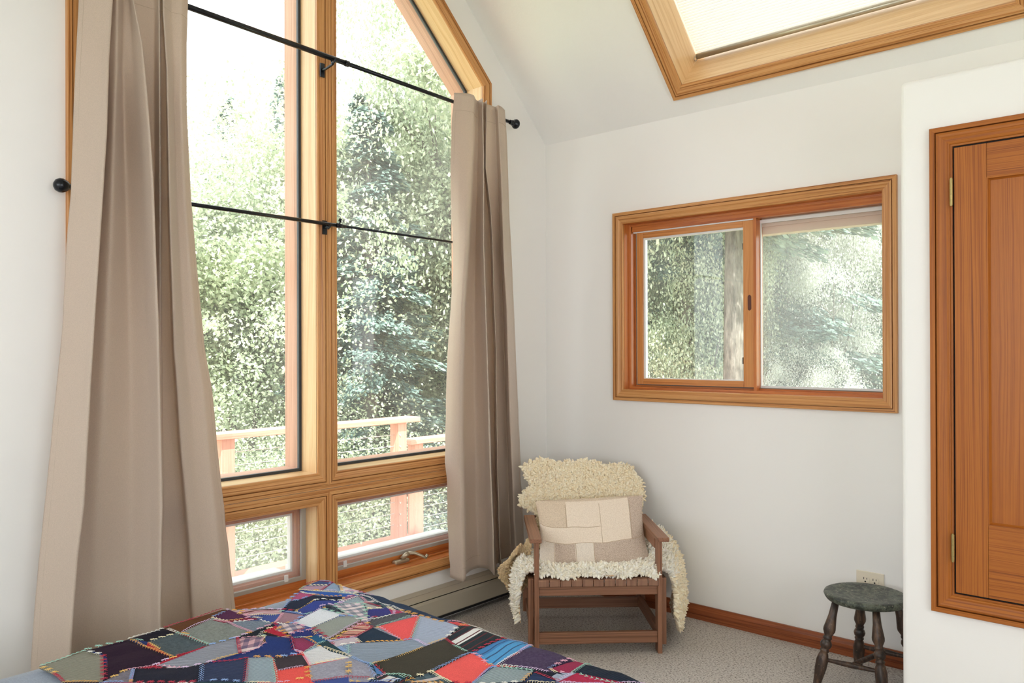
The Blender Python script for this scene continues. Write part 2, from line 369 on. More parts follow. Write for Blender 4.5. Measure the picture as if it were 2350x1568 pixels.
def awning(idx, poly, ws, label):
    w = thing('window_%d' % idx, A3(poly[0], 0), label, 'window', kind='structure')
    m = MB(); sweep(m, poly, CAS(.0555), A3, ws); m.build('casing', FIR, w)
    m = MB(); sweep(m, poly, [(0, 0), (0, -.087)], A3); m.build('jamb', FIRR if idx == 4 else FIRJ, w)  # left low jamb takes the pale tone with daylight in its colour
    d0, d1 = poly[0][0], poly[1][0]; z0, z1 = poly[0][1], poly[2][1]
    m = MB(); m.box((-.125, -d1, z0-.01), (-.080, -d0, z0+.040)); m.box((-.05, -d1, z0-.006), (.004, -d0, z0+.003)); m.box((-.084, -d1, z0), (-.05, -d0, z0+.012)); m.build('bottom_stop', FIRR, w, bevel=.002)
    ip = [(d0+.006, z0+.041), (d1-.006, z0+.041), (d1-.006, z1-.006), (d0+.006, z1-.006)]
    m = MB(); sweep(m, ip, [(-.006, -.082), (-.002, -.082), (.014, -.082), (.016, -.085), (.016, -.094), (-.006, -.094)], A3); s = m.build('screen_frame', SCRF, w)
    m = MB(); slab(m, [(p[0], p[1]) for p in ip], [], lambda p, d: A3(p, -.089-d), .001); m.build('screen_mesh', SCREEN, s)
    for dd in (d0+.10, d1-.105):
        m = MB(); m.box((-.082, -dd-.009, z0+.050), (-.077, -dd+.009, z0+.078)); m.build('screen_clip', VINYL, s, bevel=.001)
    sp = [(d0+.01, z0+.045), (d1-.01, z0+.045), (d1-.01, z1-.012), (d0+.01, z1-.012)]
    m = MB(); sweep(m, sp, [(-.01, -.105), (.010, -.105), (.012, -.112), (.022, -.112), (.026, -.12), (.03, -.12), (.03, -.165), (-.01, -.165)], A3); sa = m.build('sash', FIRR, w)
    m = MB(); sweep(m, sp, [(.03, -.126), (.04, -.126), (.04, -.15)], A3); m.build('glazing_bead', VINYL, sa)
    m = MB(); slab(m, [(d0+.04, z0+.075), (d1-.04, z0+.075), (d1-.04, z1-.042), (d0+.04, z1-.042)], [], lambda p, d: A3(p, -.135-d), .004); m.build('glass_pane', GLASS, sa)
    m = MB(); m.box((-.37, -d1-.02, z0-.03), (-.165, -d0+.02, z0+.035)); m.build('sill_glare_band', VINYL, w)  # white sill deepened outward to stand in for overexposed glare
    return w
awning(3, lowL, [1, 1, 1, wm], 'low awning window in the bottom left, beside the bed')
w4 = awning(4, lowR, [1, wm, 1, 1], 'low crank awning window above the baseboard heater')
# crank handle
k = onx(910, 1283, -.06)
m = MB()
yc = k[1]+.03; zc = LOZ+.004
m.box((-.078, yc-.048, zc), (-.046, yc+.045, zc+.021)); cb = m.build('crank_housing', PEWTER, w4, bevel=.008)
m = MB(); m.tube([(-.062, yc+.005, zc+.02), (-.052, yc+.025, zc+.040), (-.046, yc+.036, zc+.044)], [.013, .012, .011], 14); 
m.tube([(-.048, yc+.034, zc+.046), (-.030, yc+.060, zc+.044), (-.010, yc+.088, zc+.028), (.004, yc+.104, zc+.018)], [.009, .0085, .007, .006], 12)
m.tube([(.001, yc+.100, zc+.014), (.006, yc+.112, zc+.034)], [.006, .0075], 12)
m.build('crank_handle', PEWTER, w4, smooth=True)

# ---- sliding window in wall B
w5 = thing('window_5', (1.188, 0, 1.13), 'horizontal sliding window with wood sash in the back wall', 'window', kind='structure')
m = MB(); sweep(m, winB, CAS(.060), B3); m.build('casing', FIR, w5)
m = MB(); sweep(m, winB, [(0, 0), (0, -.05), (.012, -.052), (.012, -.088), (.02, -.088)], B3); m.build('jamb', FIRR, w5)
m = MB(); sweep(m, winB, [(.02, -.088), (.024, -.088), (.024, -.18), (-.01, -.18)], B3); m.build('track_liner', plain('taupe_liner', srgb(112, 98, 84), .6), w5)
m = MB(); m.box((.555, .050, 1.972), (1.842, .10, 2.002)); m.build('head_stop', FIRR, w5, bevel=.002)
m = MB(); m.box((.557, .060, 1.966), (1.24, .078, 1.972)); m.build('head_track', VINYL, w5)
def stile_frame(m, x0, x1, z0, z1, wl, wr, wt, wb, y0, y1):
    m.box((x0, y0, z0), (x0+wl, y1, z1)); m.box((x1-wr, y0, z0), (x1, y1, z1)); m.box((x0+wl, y0, z1-wt), (x1-wr, y1, z1)); m.box((x0+wl, y0, z0), (x1-wr, y1, z0+wb))
m = MB(); stile_frame(m, .577, 1.238, 1.156, 1.966, .037, .056, .030, .030, .062, .096); sash = m.build('sliding_sash', wood('fir_honey_sash', srgb(214, 150, 88), srgb(196, 128, 68), srgb(160, 92, 44), 45, .3), w5, bevel=.002)
m = MB(); stile_frame(m, .614, 1.182, 1.186, 1.936, .012, .003, .010, .004, .070, .090); m.build('glazing_bead', VINYL, sash)
m = MB(); m.box((.62, .082, 1.19), (1.18, .086, 1.93)); m.build('glass_pane', GLASS, sash)
pc = ony(1720, 695, .062)
m = MB(); n = 20; ov = [(pc[0]+.0095*math.cos(2*math.pi*i/n), .0613, pc[2]+.012*math.sin(2*math.pi*i/n)+(.026 if math.sin(2*math.pi*i/n) > 0 else -.026)) for i in range(n)]
m.faces(ov+[(x, y+.0004, z) for x, y, z in ov], [tuple(range(n))[::-1], tuple(range(n, 2*n))]+[(i, (i+1) % n, n+(i+1) % n, n+i) for i in range(n)]); m.build('finger_pull', plain('dark_recess_wood', srgb(92, 40, 18), .5), sash)
for yy in (566, 828):
    q = ony(1708, yy, .075); m = MB(); m.box((q[0]-.006, .066, q[2]-.016), (q[0]+.006, .08, q[2]+.016)); m.build('sash_latch', plain('dark_bronze', srgb(60, 56, 52), .5), sash, bevel=.001)
m = MB(); m.box((1.238, .055, 1.14), (1.252, .13, 2.0)); m.build('meeting_post', FIRR, w5)
m = MB(); stile_frame(m, 1.245, 1.865, 1.150, 1.966, .012, .012, .016, .014, .100, .112); sf = m.build('screen_frame', VINYL, w5)
m = MB(); m.box((1.25, .105, 1.16), (1.86, .106, 1.96)); m.build('screen_mesh', SCREEN, sf)
m = MB(); m.box((1.20, .150, 1.14), (1.86, .154, 2.0)); m.build('glass_pane', GLASS, w5)
m = MB(); m.box((1.2, .13, 1.90), (1.86, .20, 1.958)); m.box((1.2, .12, 1.935), (1.86, .14, 2.03)); m.box((.56, .13, 1.985), (1.22, .16, 2.03)); m.build('exterior_head', plain('peach_exterior_trim', srgb(228, 200, 180), .6), w5)

# ---- skylight
w6 = thing('window_6', CE3((SKX[0], SK0), 0), 'wood-lined skylight well in the sloped ceiling', 'skylight', kind='structure')
m = MB(); sweep(m, sky, CAS(.0655), CE3); m.build('casing', FIR, w6)
m = MB(); sweep(m, sky, [(0, .0), (0, -.30)], CE3); m.build('well_lining', FIRJ, w6)
m = MB(); slab(m, sky, [], lambda p, d: CE3(p, -.29-d), .004); m.build('glass_pane', GLASS, w6)
# shade
def shade_mat():
    t = NT('cellular_shade_fabric'); p = t.n('ShaderNodeBsdfDiffuse'); p.inputs[0].default_value = srgb(236, 234, 228)
    tl = t.n('ShaderNodeBsdfTranslucent'); tl.inputs[0].default_value = srgb(232, 230, 224)
    mx = t.n('ShaderNodeMixShader'); mx.inputs[0].default_value = .25; t.l(p.outputs[0], mx.inputs[1]); t.l(tl.outputs[0], mx.inputs[2]); t.l(mx.outputs[0], t.out.inputs[0]); return t.m
sh = thing('cellular_shade', CE3((SKX[0], SK0), -.24), 'white pleated cellular shade drawn across the skylight', 'window shade')
m = MB(); n = int((SK1-SK0-.012)/.0135); 
for i in range(n):
    a = SK0+.012+i*.0135; b = a+.0135
    for (s0, h0, s1, h1) in ((a, .0, a+.0065, .007), (a+.0065, .007, b, 0)):
        m.quad([CE3((SKX[0]+.006, s0), -.24+h0), CE3((SKX[1]-.006, s0), -.24+h0), CE3((SKX[1]-.006, s1), -.24+h1), CE3((SKX[0]+.006, s1), -.24+h1)], [(0, 0, 0)]*4)
m.build('pleated_fabric', shade_mat(), sh)
m = MB(); m.tube([CE3((SKX[0]+.012, SK0+.024), -.212), CE3((SKX[1]-.012, SK0+.024), -.212)], .014, 16); r_ = m.build('bottom_rail', NICKEL, sh, smooth=True)
m = MB(); q = np.array(CE3((SKX[0]+.010, SK0+.022), -.200)); m.tube([q+np.array([.0, .011*math.cos(t), .0]) + cn*.0 + np.array([.004*math.sin(t), 0, .013*math.sin(t)]) for t in np.linspace(0, 2*math.pi, 17)], .0022, 8, cap=False); m.build('pull_ring', NICKEL, r_, smooth=True)

# ---- baseboard
m = MB(); prof = [(0, 0), (.016, 0), (.016, .022), (.013, .0235), (.013, .0265), (.017, .028), (.017, .050), (.011, .062), (.009, .071), (0, .071)]
def extrude_x(m, prof, x0, x1):
    r = rng.uniform(0, 60, 3); acc = 0
    for i in range(len(prof)-1):
        (y0, z0), (y1, z1) = prof[i], prof[i+1]; st = math.hypot(y1-y0, z1-z0)
        m.quad([(x0, -y0, z0), (x1, -y0, z0), (x1, -y1, z1), (x0, -y1, z1)], [(x0+r[0], acc, r[2]), (x1+r[0], acc, r[2]), (x1+r[0], acc+st, r[2]), (x0+r[0], acc+st, r[2])]); acc += st
extrude_x(m, prof, .0, 2.078)
struct('baseboard_back', m, BASEW, 'reddish fir baseboard along the back wall', 'baseboard')

# ---- closet door
dr = thing('door_1', (2.25, -.62, .52), 'raised fir panel door set in the closet wall', 'door', kind='structure')
DX0, DX1, DZ0, DZ1 = 2.252, 2.99, .536, 2.006
dop = [(2.2385, .521), (DX1+.014, .521), (DX1+.014, 2.0205), (2.2385, 2.0205)]
m = MB(); sweep(m, dop, CAS(.0615), C3); m.build('casing', DOORW, dr)
m = MB(); sweep(m, dop, [(0, .010), (.0065, .010), (.0065, -.001)], C3); m.build('door_stop', DOORW, dr)
m = MB(); m.box((2.24, -.6215, .525), (DX1+.012, -.6200, 2.018)); m.build('gap_shade_strip', DARK, dr)  # thin dark sheet painted as the shade around the door leaf
m = MB()
y0, y1 = -.640, -.622
m.box((DX0, y0, DZ0), (DX0+.0935, y1, DZ1)); m.box((DX1-.0935, y0, DZ0), (DX1, y1, DZ1))
m.box((DX0+.094, y0, 1.895), (DX1-.094, y1, DZ1)); m.box((DX0+.094, y0, DZ0), (DX1-.094, y1, .770))
lf = m.build('door_leaf', DOORW, dr, bevel=.0012)
pp = [(DX0+.0935, .770), (DX1-.0935, .770), (DX1-.0935, 1.895), (DX0+.0935, 1.895)]
m = MB(); sweep(m, pp, [(0, .0195), (.003, .0195), (.010, .008)], C3); m.build('panel_moulding', DOORW, lf)
m = MB(); m.box((DX0+.1, -.629, .775), (DX1-.1, -.622, 1.89)); m.build('door_panel', DOORP, lf)
for zc in (1.860, .6825):
    m = MB()
    for i in range(5):
        z = zc-.044+i*.0177; m.tube([(2.2445, -.6455, z), (2.2445, -.6455, z+.0168)], .0052, 12)
    m.tube([(2.2445, -.6455, zc-.047), (2.2445, -.6455, zc+.047)], .0036, 10)
    m.box((2.2445, -.6440, zc-.044), (2.2490, -.6415, zc+.044)); m.build('hinge', BRASS, lf, smooth=False)

# ---- outlet
o = thing('wall_outlet', (1.786, 0, .347), 'ivory duplex outlet plate on back wall above the stool', 'outlet')
m = MB(); m.box((1.729, -.006, .3115), (1.843, -.0005, .3825)); m.build('cover_plate', IVORY, o, bevel=.003)
for cx in (1.7675, 1.8055):
    m = MB(); n = 24; pts = []
    for i in range(n):
        a = 2*math.pi*i/n; pts.append((cx+.0172*math.cos(a), max(-.0145, min(.0145, .0172*math.sin(a)))+.347))
    m.faces([(x, -.0085, z) for x, z in pts]+[(x, -.0055, z) for x, z in pts], [tuple(range(n))]+[(i, (i+1) % n, n+(i+1) % n, n+i) for i in range(n)]); f = m.build('receptacle', IVORY, o)
    m = MB()
    m.box((cx-.0075, -.0088, .3475), (cx-.0050, -.0084, .3565)); m.box((cx+.0050, -.0088, .3485), (cx+.0075, -.0084, .3560)); m.tube([(cx, -.0088, .339), (cx, -.0084, .339)], .0034, 12); m.build('slots', SLOT, f)
m = MB(); m.tube([(1.7865, -.0075, .347), (1.7865, -.0055, .347)], .003, 12); m.build('screw', IVORY, o)

# ---- baseboard heater
h = thing('baseboard_heater', (.035, -.9, 0), 'beige metal baseboard heater below the low windows', 'heater')
def ext_y(m, prof, ya, yb, closed=False):
    P = prof+([prof[0]] if closed else [])
    for i in range(len(P)-1):
        (x0, z0), (x1, z1) = P[i], P[i+1]
        m.quad([(x0, ya, z0), (x0, yb, z0), (x1, yb, z1), (x1, ya, z1)], [(0, 0, 0)]*4)
    if closed:
        m.quad([(x, ya, z) for x, z in prof], [(0, 0, 0)]*len(prof)); m.quad([(x, yb, z) for x, z in prof[::-1]], [(0, 0, 0)]*len(prof))
YA, YB = -2.9, -.345
m = MB(); ext_y(m, [(.0005, .01), (.0005, .172), (.006, .172), (.040, .1665), (.040, .163), (.006, .166), (.006, .01)], YA, YB, True); m.build('back_plate', HEATM, h)
m = MB(); ext_y(m, [(.0425, .1655), (.066, .1505), (.070, .146), (.068, .144), (.064, .147), (.0425, .160)], YA, YB, True); m.build('damper', HEATM, h)
m = MB(); ext_y(m, [(.060, .137), (.067, .140), (.070, .137), (.073, .127), (.073, .052), (.068, .046), (.064, .050), (.066, .055), (.068, .125), (.062, .134)], YA, YB, True); m.build('front_panel', HEATM, h)
m = MB(); m.box((.006, YA, .03), (.060, YB, .12)); m.build('heating_element', DARK, h)
m = MB(); ep = [(.0005, .0), (.0005, .176), (.042, .171), (.070, .154), (.077, .140), (.077, .0)]; ext_y(m, ep, YB, YB+.13, True); m.build('end_cap', HEATM, h, bevel=.003)

# ================================================================== CURTAIN RODS
from mathutils import noise as mnoise
def lerp(a, b, t): return a+(b-a)*t
uL = onx(430, 15, .105); uR = onx(1170, 280, .095); uD = (uR-uL)/(uR[1]-uL[1])
up_at = lambda y: uL+uD*(y-uL[1])
r1 = thing('curtain_rod', up_at(-1.52), 'thick black curtain rod, the upper of the two, carrying the curtains', 'curtain rod')
m = MB(); m.tube([up_at(-2.80), up_at(-1.49)], .0112, 16); m.build('rod_tube', BLACKM, r1, smooth=True)
m = MB(); m.tube([up_at(-1.50), up_at(-.40)], .0092, 16); m.build('rod_tube', BLACKM, r1, smooth=True)
m = MB(); m.lathe([(.0112, -.02), (.0135, -.018), (.0135, -.012), (.0115, -.010), (.0135, -.004), (.0125, 0), (.009, .002)], up_at(-1.475), uD, 18); m.build('joint_collar', BLACKM, r1, smooth=True)
FIN = [(.008, 0), (.012, .002), (.012, .008), (.009, .011), (.014, .016), (.015, .022), (.010, .026), (.016, .034), (.023, .040), (.026, .048), (.024, .056), (.015, .061), (.002, .063)]
m = MB(); m.lathe(FIN, up_at(-.42), uD, 24); m.build('finial', BLACKM, r1, smooth=True)
m = MB(); m.lathe(FIN, up_at(-2.79), -uD, 24); m.build('finial', BLACKM, r1, smooth=True)
def bracket(p, par, drop=.03):
    m = MB(); x, y, z = p
    m.box((.019, y-.011, z-drop-.030), (.025, y+.011, z-drop+.030)); m.tube([(.022, y, z-drop), (.05, y, z-drop), (x-.004, y, z-.022), (x, y, z-.016)], .0055, 10)
    m.tube([(x-.014, y, z-.004), (x-.010, y, z-.014), (x, y, z-.0175), (x+.010, y, z-.014), (x+.015, y, z-.002)], .004, 8)
    m.build('bracket', BLACKM, par, bevel=.001)
bracket(up_at(-1.555), r1); bracket(up_at(-.50), r1)
lL = onx(150, 427, .050); lR = onx(1040, 556, .050); lD = (lR-lL)/(lR[1]-lL[1])
lo_at = lambda y: lL+lD*(y-lL[1])
r2 = thing('curtain_rod', lo_at(-1.52), 'thin black rod, the lower of the two, crossing the panes behind the curtains', 'curtain rod')
m = MB(); m.tube([lo_at(-2.562), lo_at(-1.47)], .0078, 14); m.build('rod_tube', BLACKM, r2, smooth=True)
m = MB(); m.tube([lo_at(-1.48), lo_at(-.42)], .0052, 14); m.build('rod_tube', BLACKM, r2, smooth=True)
m = MB(); m.lathe([(.0078, -.03), (.010, -.028), (.010, .0), (.0078, .002), (.0078, .018), (.006, .02)], lo_at(-1.475), lD, 16)
q = lo_at(-1.488); m.tube([q, q+np.array([.006, 0, .018])], .0032, 8); m.tube([q+np.array([.004, -.001, .018]), q+np.array([.008, .001, .030])], [.007, .006], 12); m.build('joint_collar', BLACKM, r2, smooth=True)
m = MB(); m.lathe([(.0078, 0), (.011, .003), (.011, .010), (.008, .013), (.012, .017), (.0185, .024), (.0235, .036), (.0235, .046), (.018, .057), (.008, .063), (.001, .064)], lo_at(-2.558), -lD, 24); m.build('finial', BLACKM, r2, smooth=True)
bracket(lo_at(-1.545), r2, .012); bracket(lo_at(-.52), r2, .012)

# ================================================================== CURTAINS
def curtain(name, label, curves, rodf, py0, ztop, zbot, tx):
    """curves: (list of (px,py), offset from wall); folds are real cloth at its own distance from the wall"""
    NZ = 110; zs = np.linspace(ztop, zbot, NZ); rows = []
    pys = np.arange(-140, 1760, 6.)
    tracks = []
    for pts, off in curves:
        xs = np.interp(pys, [p[1] for p in pts], [p[0] for p in pts])
        offs = np.interp(pys, [p[0] for p in off], [p[1] for p in off]) if isinstance(off, list) else np.full(len(pys), off)
        f = np.clip((pys-py0)/330, 0, 1); f = .45+.55*f*f*(3-2*f)
        tp = rodf+.016+.45*np.maximum(0, offs-rodf); g_ = np.clip((pys-py0-40)/300, 0, 1); g_ = g_*g_*(3-2*g_); o = tp+(np.maximum(offs, .072)-tp)*g_
        W3 = np.array([onx(a, b, c) for a, b, c in zip(xs, pys, o)])
        k = np.argsort(W3[:, 2]); tracks.append((W3[k, 2], W3[k, 1], W3[k, 0]))
    grid = []
    for z in zs:
        P = np.array([[np.interp(z, t[0], t[2]), np.interp(z, t[0], t[1])] for t in tracks])
        P2 = np.vstack([2*P[0]-P[1], P, 2*P[-1]-P[-2]]); row = []
        for i in range(1, len(P2)-2):
            for s in np.linspace(0, 1, 9)[:-1]:
                p0, p1, p2, p3 = P2[i-1:i+3]; tn = .5
                a = (p2-p0)*tn*.7; b = (p3-p1)*tn*.7
                row.append((2*s**3-3*s**2+1)*p1+(s**3-2*s**2+s)*a+(-2*s**3+3*s**2)*p2+(s**3-s**2)*b)
        row.append(P[-1]); grid.append(row)
    vs = []; n = len(grid[0])
    for j, row in enumerate(grid):
        for i, p in enumerate(row):
            z = zs[j]; low = max(0, (1.4-z)/1.2)
            w = mnoise.noise(Vector((p[1]*5, z*3.2, tx)))*.012*low+mnoise.noise(Vector((p[1]*16, z*9, tx+5)))*.0035*(.25+low)
            e = min(i, n-1-i)
            if e < 5: w += math.sin(z*42+tx)*.0022*low
            vs.append((p[0]+w, p[1], z+(mnoise.noise(Vector((p[1]*7, 0, tx)))*.006 if j == NZ-1 else 0)))
    m = MB(); fs = [(j*n+i, j*n+i+1, (j+1)*n+i+1, (j+1)*n+i) for j in range(NZ-1) for i in range(n-1)]
    ox = float(np.mean([v[0] for v in vs])); oy = float(np.mean([v[1] for v in vs]))
    t = thing(name, (ox, oy, zbot), label, 'curtain', 'taupe curtains hanging on the upper rod')
    m.faces(vs, fs); c = m.build('curtain_panel', CURT, t, smooth=True); so = c.modifiers.new('s', 'SOLIDIFY'); so.thickness = .0025; so.offset = 0
    # stitched hems: thin raised seams
    seam = plain('seam_thread', srgb(188, 170, 150), .8)
    V = np.array(vs).reshape(NZ, n, 3)
    jr = int(NZ*.045); jb = NZ-1-int(.075/((ztop-zbot)/NZ))
    m = MB()
    for j in (jr, jb):
        m.tube([V[j, i]+np.array([.0016, 0, 0]) for i in range(0, n)], .0008, 5)
    m.build('hem_seam', seam, t); m = MB(); m.tube([V[j, 3]+np.array([.0016, 0, 0]) for j in range(jr, jb, 2)], .0007, 5); m.tube([V[j, n-4]+np.array([.0016, 0, 0]) for j in range(jr, jb, 2)], .0007, 5); m.build('hem_seam', seam, t)
j0 = [(182, -100), (181, 0), (171, 204), (163, 444), (153, 561), (144, 755), (129, 900), (105, 1134), (82, 1369), (71, 1535), (62, 1720)]
c1 = [(259, -100), (258, 0), (250, 128), (245, 306), (232, 510), (217, 740), (207, 900), (193, 1156), (178, 1283), (163, 1496), (152, 1720)]
c2 = [(300, -100), (306, 0), (326, 102), (337, 214), (344, 306), (352, 434), (357, 587), (363, 740), (367, 900), (372, 1156), (369.6, 1369), (368, 1445), (367, 1720)]
c3 = [(362, -100), (365, 0), (366, 153), (367, 357), (368, 640), (370, 800), (374, 1150), (372, 1440), (370, 1720)]
c4 = [(374, -100), (375, 30), (383, 153), (387, 357), (390, 510), (400, 800), (408, 900), (418, 1050), (436, 1250), (445, 1450), (450, 1720)]
j5 = [(432, -100), (431, 5), (428, 102), (428, 255), (438, 459), (451, 612), (469, 800), (487, 900), (502, 1070), (516, 1198), (531, 1326), (540, 1398), (552, 1550), (560, 1720)]
def mixc(a, b, t, d=0):
    ys = sorted(set([p[1] for p in a]+[p[1] for p in b]))
    return [(lerp(np.interp(y, [p[1] for p in a], [p[0] for p in a]), np.interp(y, [p[1] for p in b], [p[0] for p in b]), t)+d, y) for y in ys]
L = [(j0, .115), (mixc(j0, c1, .4), .165), (mixc(j0, c1, .8), .215), (c1, .235), (mixc(c1, c1, 0, -5), .11),
     ([(269, -100), (269, 0), (267, 153), (262, 300), (256, 500), (248, 700), (240, 900), (225, 1200), (212, 1500), (200, 1720)], [(0, .19), (500, .165), (1500, .125)]),
     ([(283, -100), (283, 0), (281, 153), (284, 306), (290, 500), (300, 900), (300, 1500), (298, 1720)], [(0, .078), (300, .085), (800, .12), (1700, .14)]),
     ([(296, -100), (297, 0), (303, 102), (308, 214), (318, 400), (335, 740), (342, 900), (345, 1400), (344, 1720)], [(0, .13), (400, .15), (900, .185), (1700, .20)]),
     (c2, .25), (mixc(c2, c2, 0, -6), .10), (mixc(c3, c3, 0, -12), .085), (c3, [(0, .205), (400, .17), (800, .085), (1700, .078)]), (mixc(c3, c3, 0, 2), [(0, .10), (800, .074)]), (mixc(c3, c4, .6), .072), (mixc(c3, c4, .9), .085),
     (c4, [(0, .20), (700, .185), (1300, .14), (1700, .12)]), (mixc(c4, j5, .35), [(0, .145), (900, .15), (1700, .14)]), (mixc(c4, j5, .75), .165), (j5, .115)]
curtain('curtain', 'wide taupe curtain hanging left of the panes, behind the bed', L, .105, 10, 2.628, .17, 1.3)
a0 = [(1043, 150), (1041.6, 231), (1037, 271), (1033.7, 383), (1036, 500), (1039, 527), (1040, 623), (1034, 719), (1027, 814), (1024, 900), (1021.7, 1058), (1025, 1110), (1027, 1233), (1031.5, 1296), (1034, 1400)]
a1 = [(1088, 150), (1087, 233), (1085, 335), (1081.5, 414), (1075, 559), (1065.5, 703), (1061, 900), (1062, 1100), (1068, 1320)]
a2 = [(1107, 150), (1107, 240), (1110, 351), (1110, 559), (1113, 655), (1118, 814), (1121, 900), (1125, 1075), (1137.5, 1319), (1141, 1400)]
a3 = [(1118, 150), (1117, 242), (1115, 383), (1126, 480), (1131, 559), (1134, 687), (1139, 814), (1139, 900), (1141, 1075), (1150, 1293), (1154, 1400)]
a4 = [(1143, 150), (1143, 252), (1150, 400), (1156, 591), (1163, 719), (1168, 900), (1176, 1100), (1184, 1300), (1186, 1400)]
a5 = [(1157, 150), (1158, 252), (1163, 319), (1169, 500), (1175.5, 623), (1182, 783), (1187, 900), (1193.6, 1075), (1202, 1251), (1206, 1400)]
R_ = [(a0, .105), (mixc(a0, a1, .4), .165), (mixc(a0, a1, .8), .205), (a1, .20), (mixc(a1, a1, 0, 4), .125), (mixc(a1, a2, .45), .10), (mixc(a1, a2, .8), .16), (a2, [(0, .195), (600, .22), (1400, .26)]), (mixc(a2, a2, 0, 1), .125), (mixc(a3, a3, 0, -5), .12), (a3, .195), (mixc(a3, a3, 0, -1), .09), (mixc(a3, a4, .35), .074),
      (mixc(a3, a4, .75), .08), (a4, .165), (mixc(a4, a5, .55), .15), (a5, .095)]
curtain('curtain', 'taupe curtain beside the corner, above the baseboard heater', R_, .100, 235, 2.600, .235, 8.7)

# ================================================================== BED, COVERLET, QUILT
BZ = .56; BX0, BX1, BY1, BY0 = .655, 2.02, -1.945, -3.95
def soft_box(m, lo, hi, r, nx=12, ny=16):
    m.box(lo, hi)
bed = thing('bed', ((BX0+BX1)/2, (BY0+BY1)/2, 0), 'low bed under the crazy quilt, foot towards the back wall', 'bed')
m = MB(); m.box((BX0+.03, BY0, .28), (BX1-.03, BY1-.03, BZ-.022)); m.build('mattress', plain('white_ticking', srgb(232, 230, 226), .9), bed, bevel=.05)
m = MB(); m.box((BX0+.03, BY0, .09), (BX1-.03, BY1-.03, .278)); m.build('box_base', plain('grey_base_cloth', srgb(150, 150, 155), .9), bed, bevel=.01)
for x in (BX0+.08, BX1-.08):
    for y in (BY0+.06, BY1-.08):
        m = MB(); m.tube([(x, y, .0), (x, y, .09)], [.022, .03], 12); m.build('leg', CHAIRW, bed)
def wrap(x, y, z0, x0, x1, y1, r):
    ex = x-(x1-r); ey = y-(y1-r); el = (x0+r)-x
    dx = dy = 0.; e = 0
    sx = 0
    if ex > 0: dx = ex
    elif el > 0: dx = -el
    if ey > 0: dy = ey
    e = math.hypot(dx, dy)
    if e < 1e-9: return (x, y, z0)
    hx = r*math.sin(min(e/r, math.pi/2)); dr = r*(1-math.cos(min(e/r, math.pi/2)))+max(0, e-r*math.pi/2)
    bx = min(max(x, x0+r), x1-r); by = min(y, y1-r)
    return (bx+dx/e*hx, by+dy/e*hx, z0-dr)
m = MB(); xs = np.linspace(BX0-.30, BX1+.30, 60); ys = np.linspace(BY0, BY1+.30, 70)
vs = []
for y in ys:
    for x in xs:
        p = wrap(x, y, BZ-.008, BX0-.006, BX1, BY1, .05)
        vs.append((p[0]+.004*mnoise.noise(Vector((x*3, y*3, 2))), p[1], p[2]+.004*mnoise.noise(Vector((x*4, y*4, 9)))))
nx = len(xs); m.faces(vs, [(j*nx+i, j*nx+i+1, (j+1)*nx+i+1, (j+1)*nx+i) for j in range(len(ys)-1) for i in range(nx-1)])
tag(m.build('coverlet', COVER, smooth=True), 'plain slate blue coverlet under the quilt, showing at the bed edges', 'bedspread')
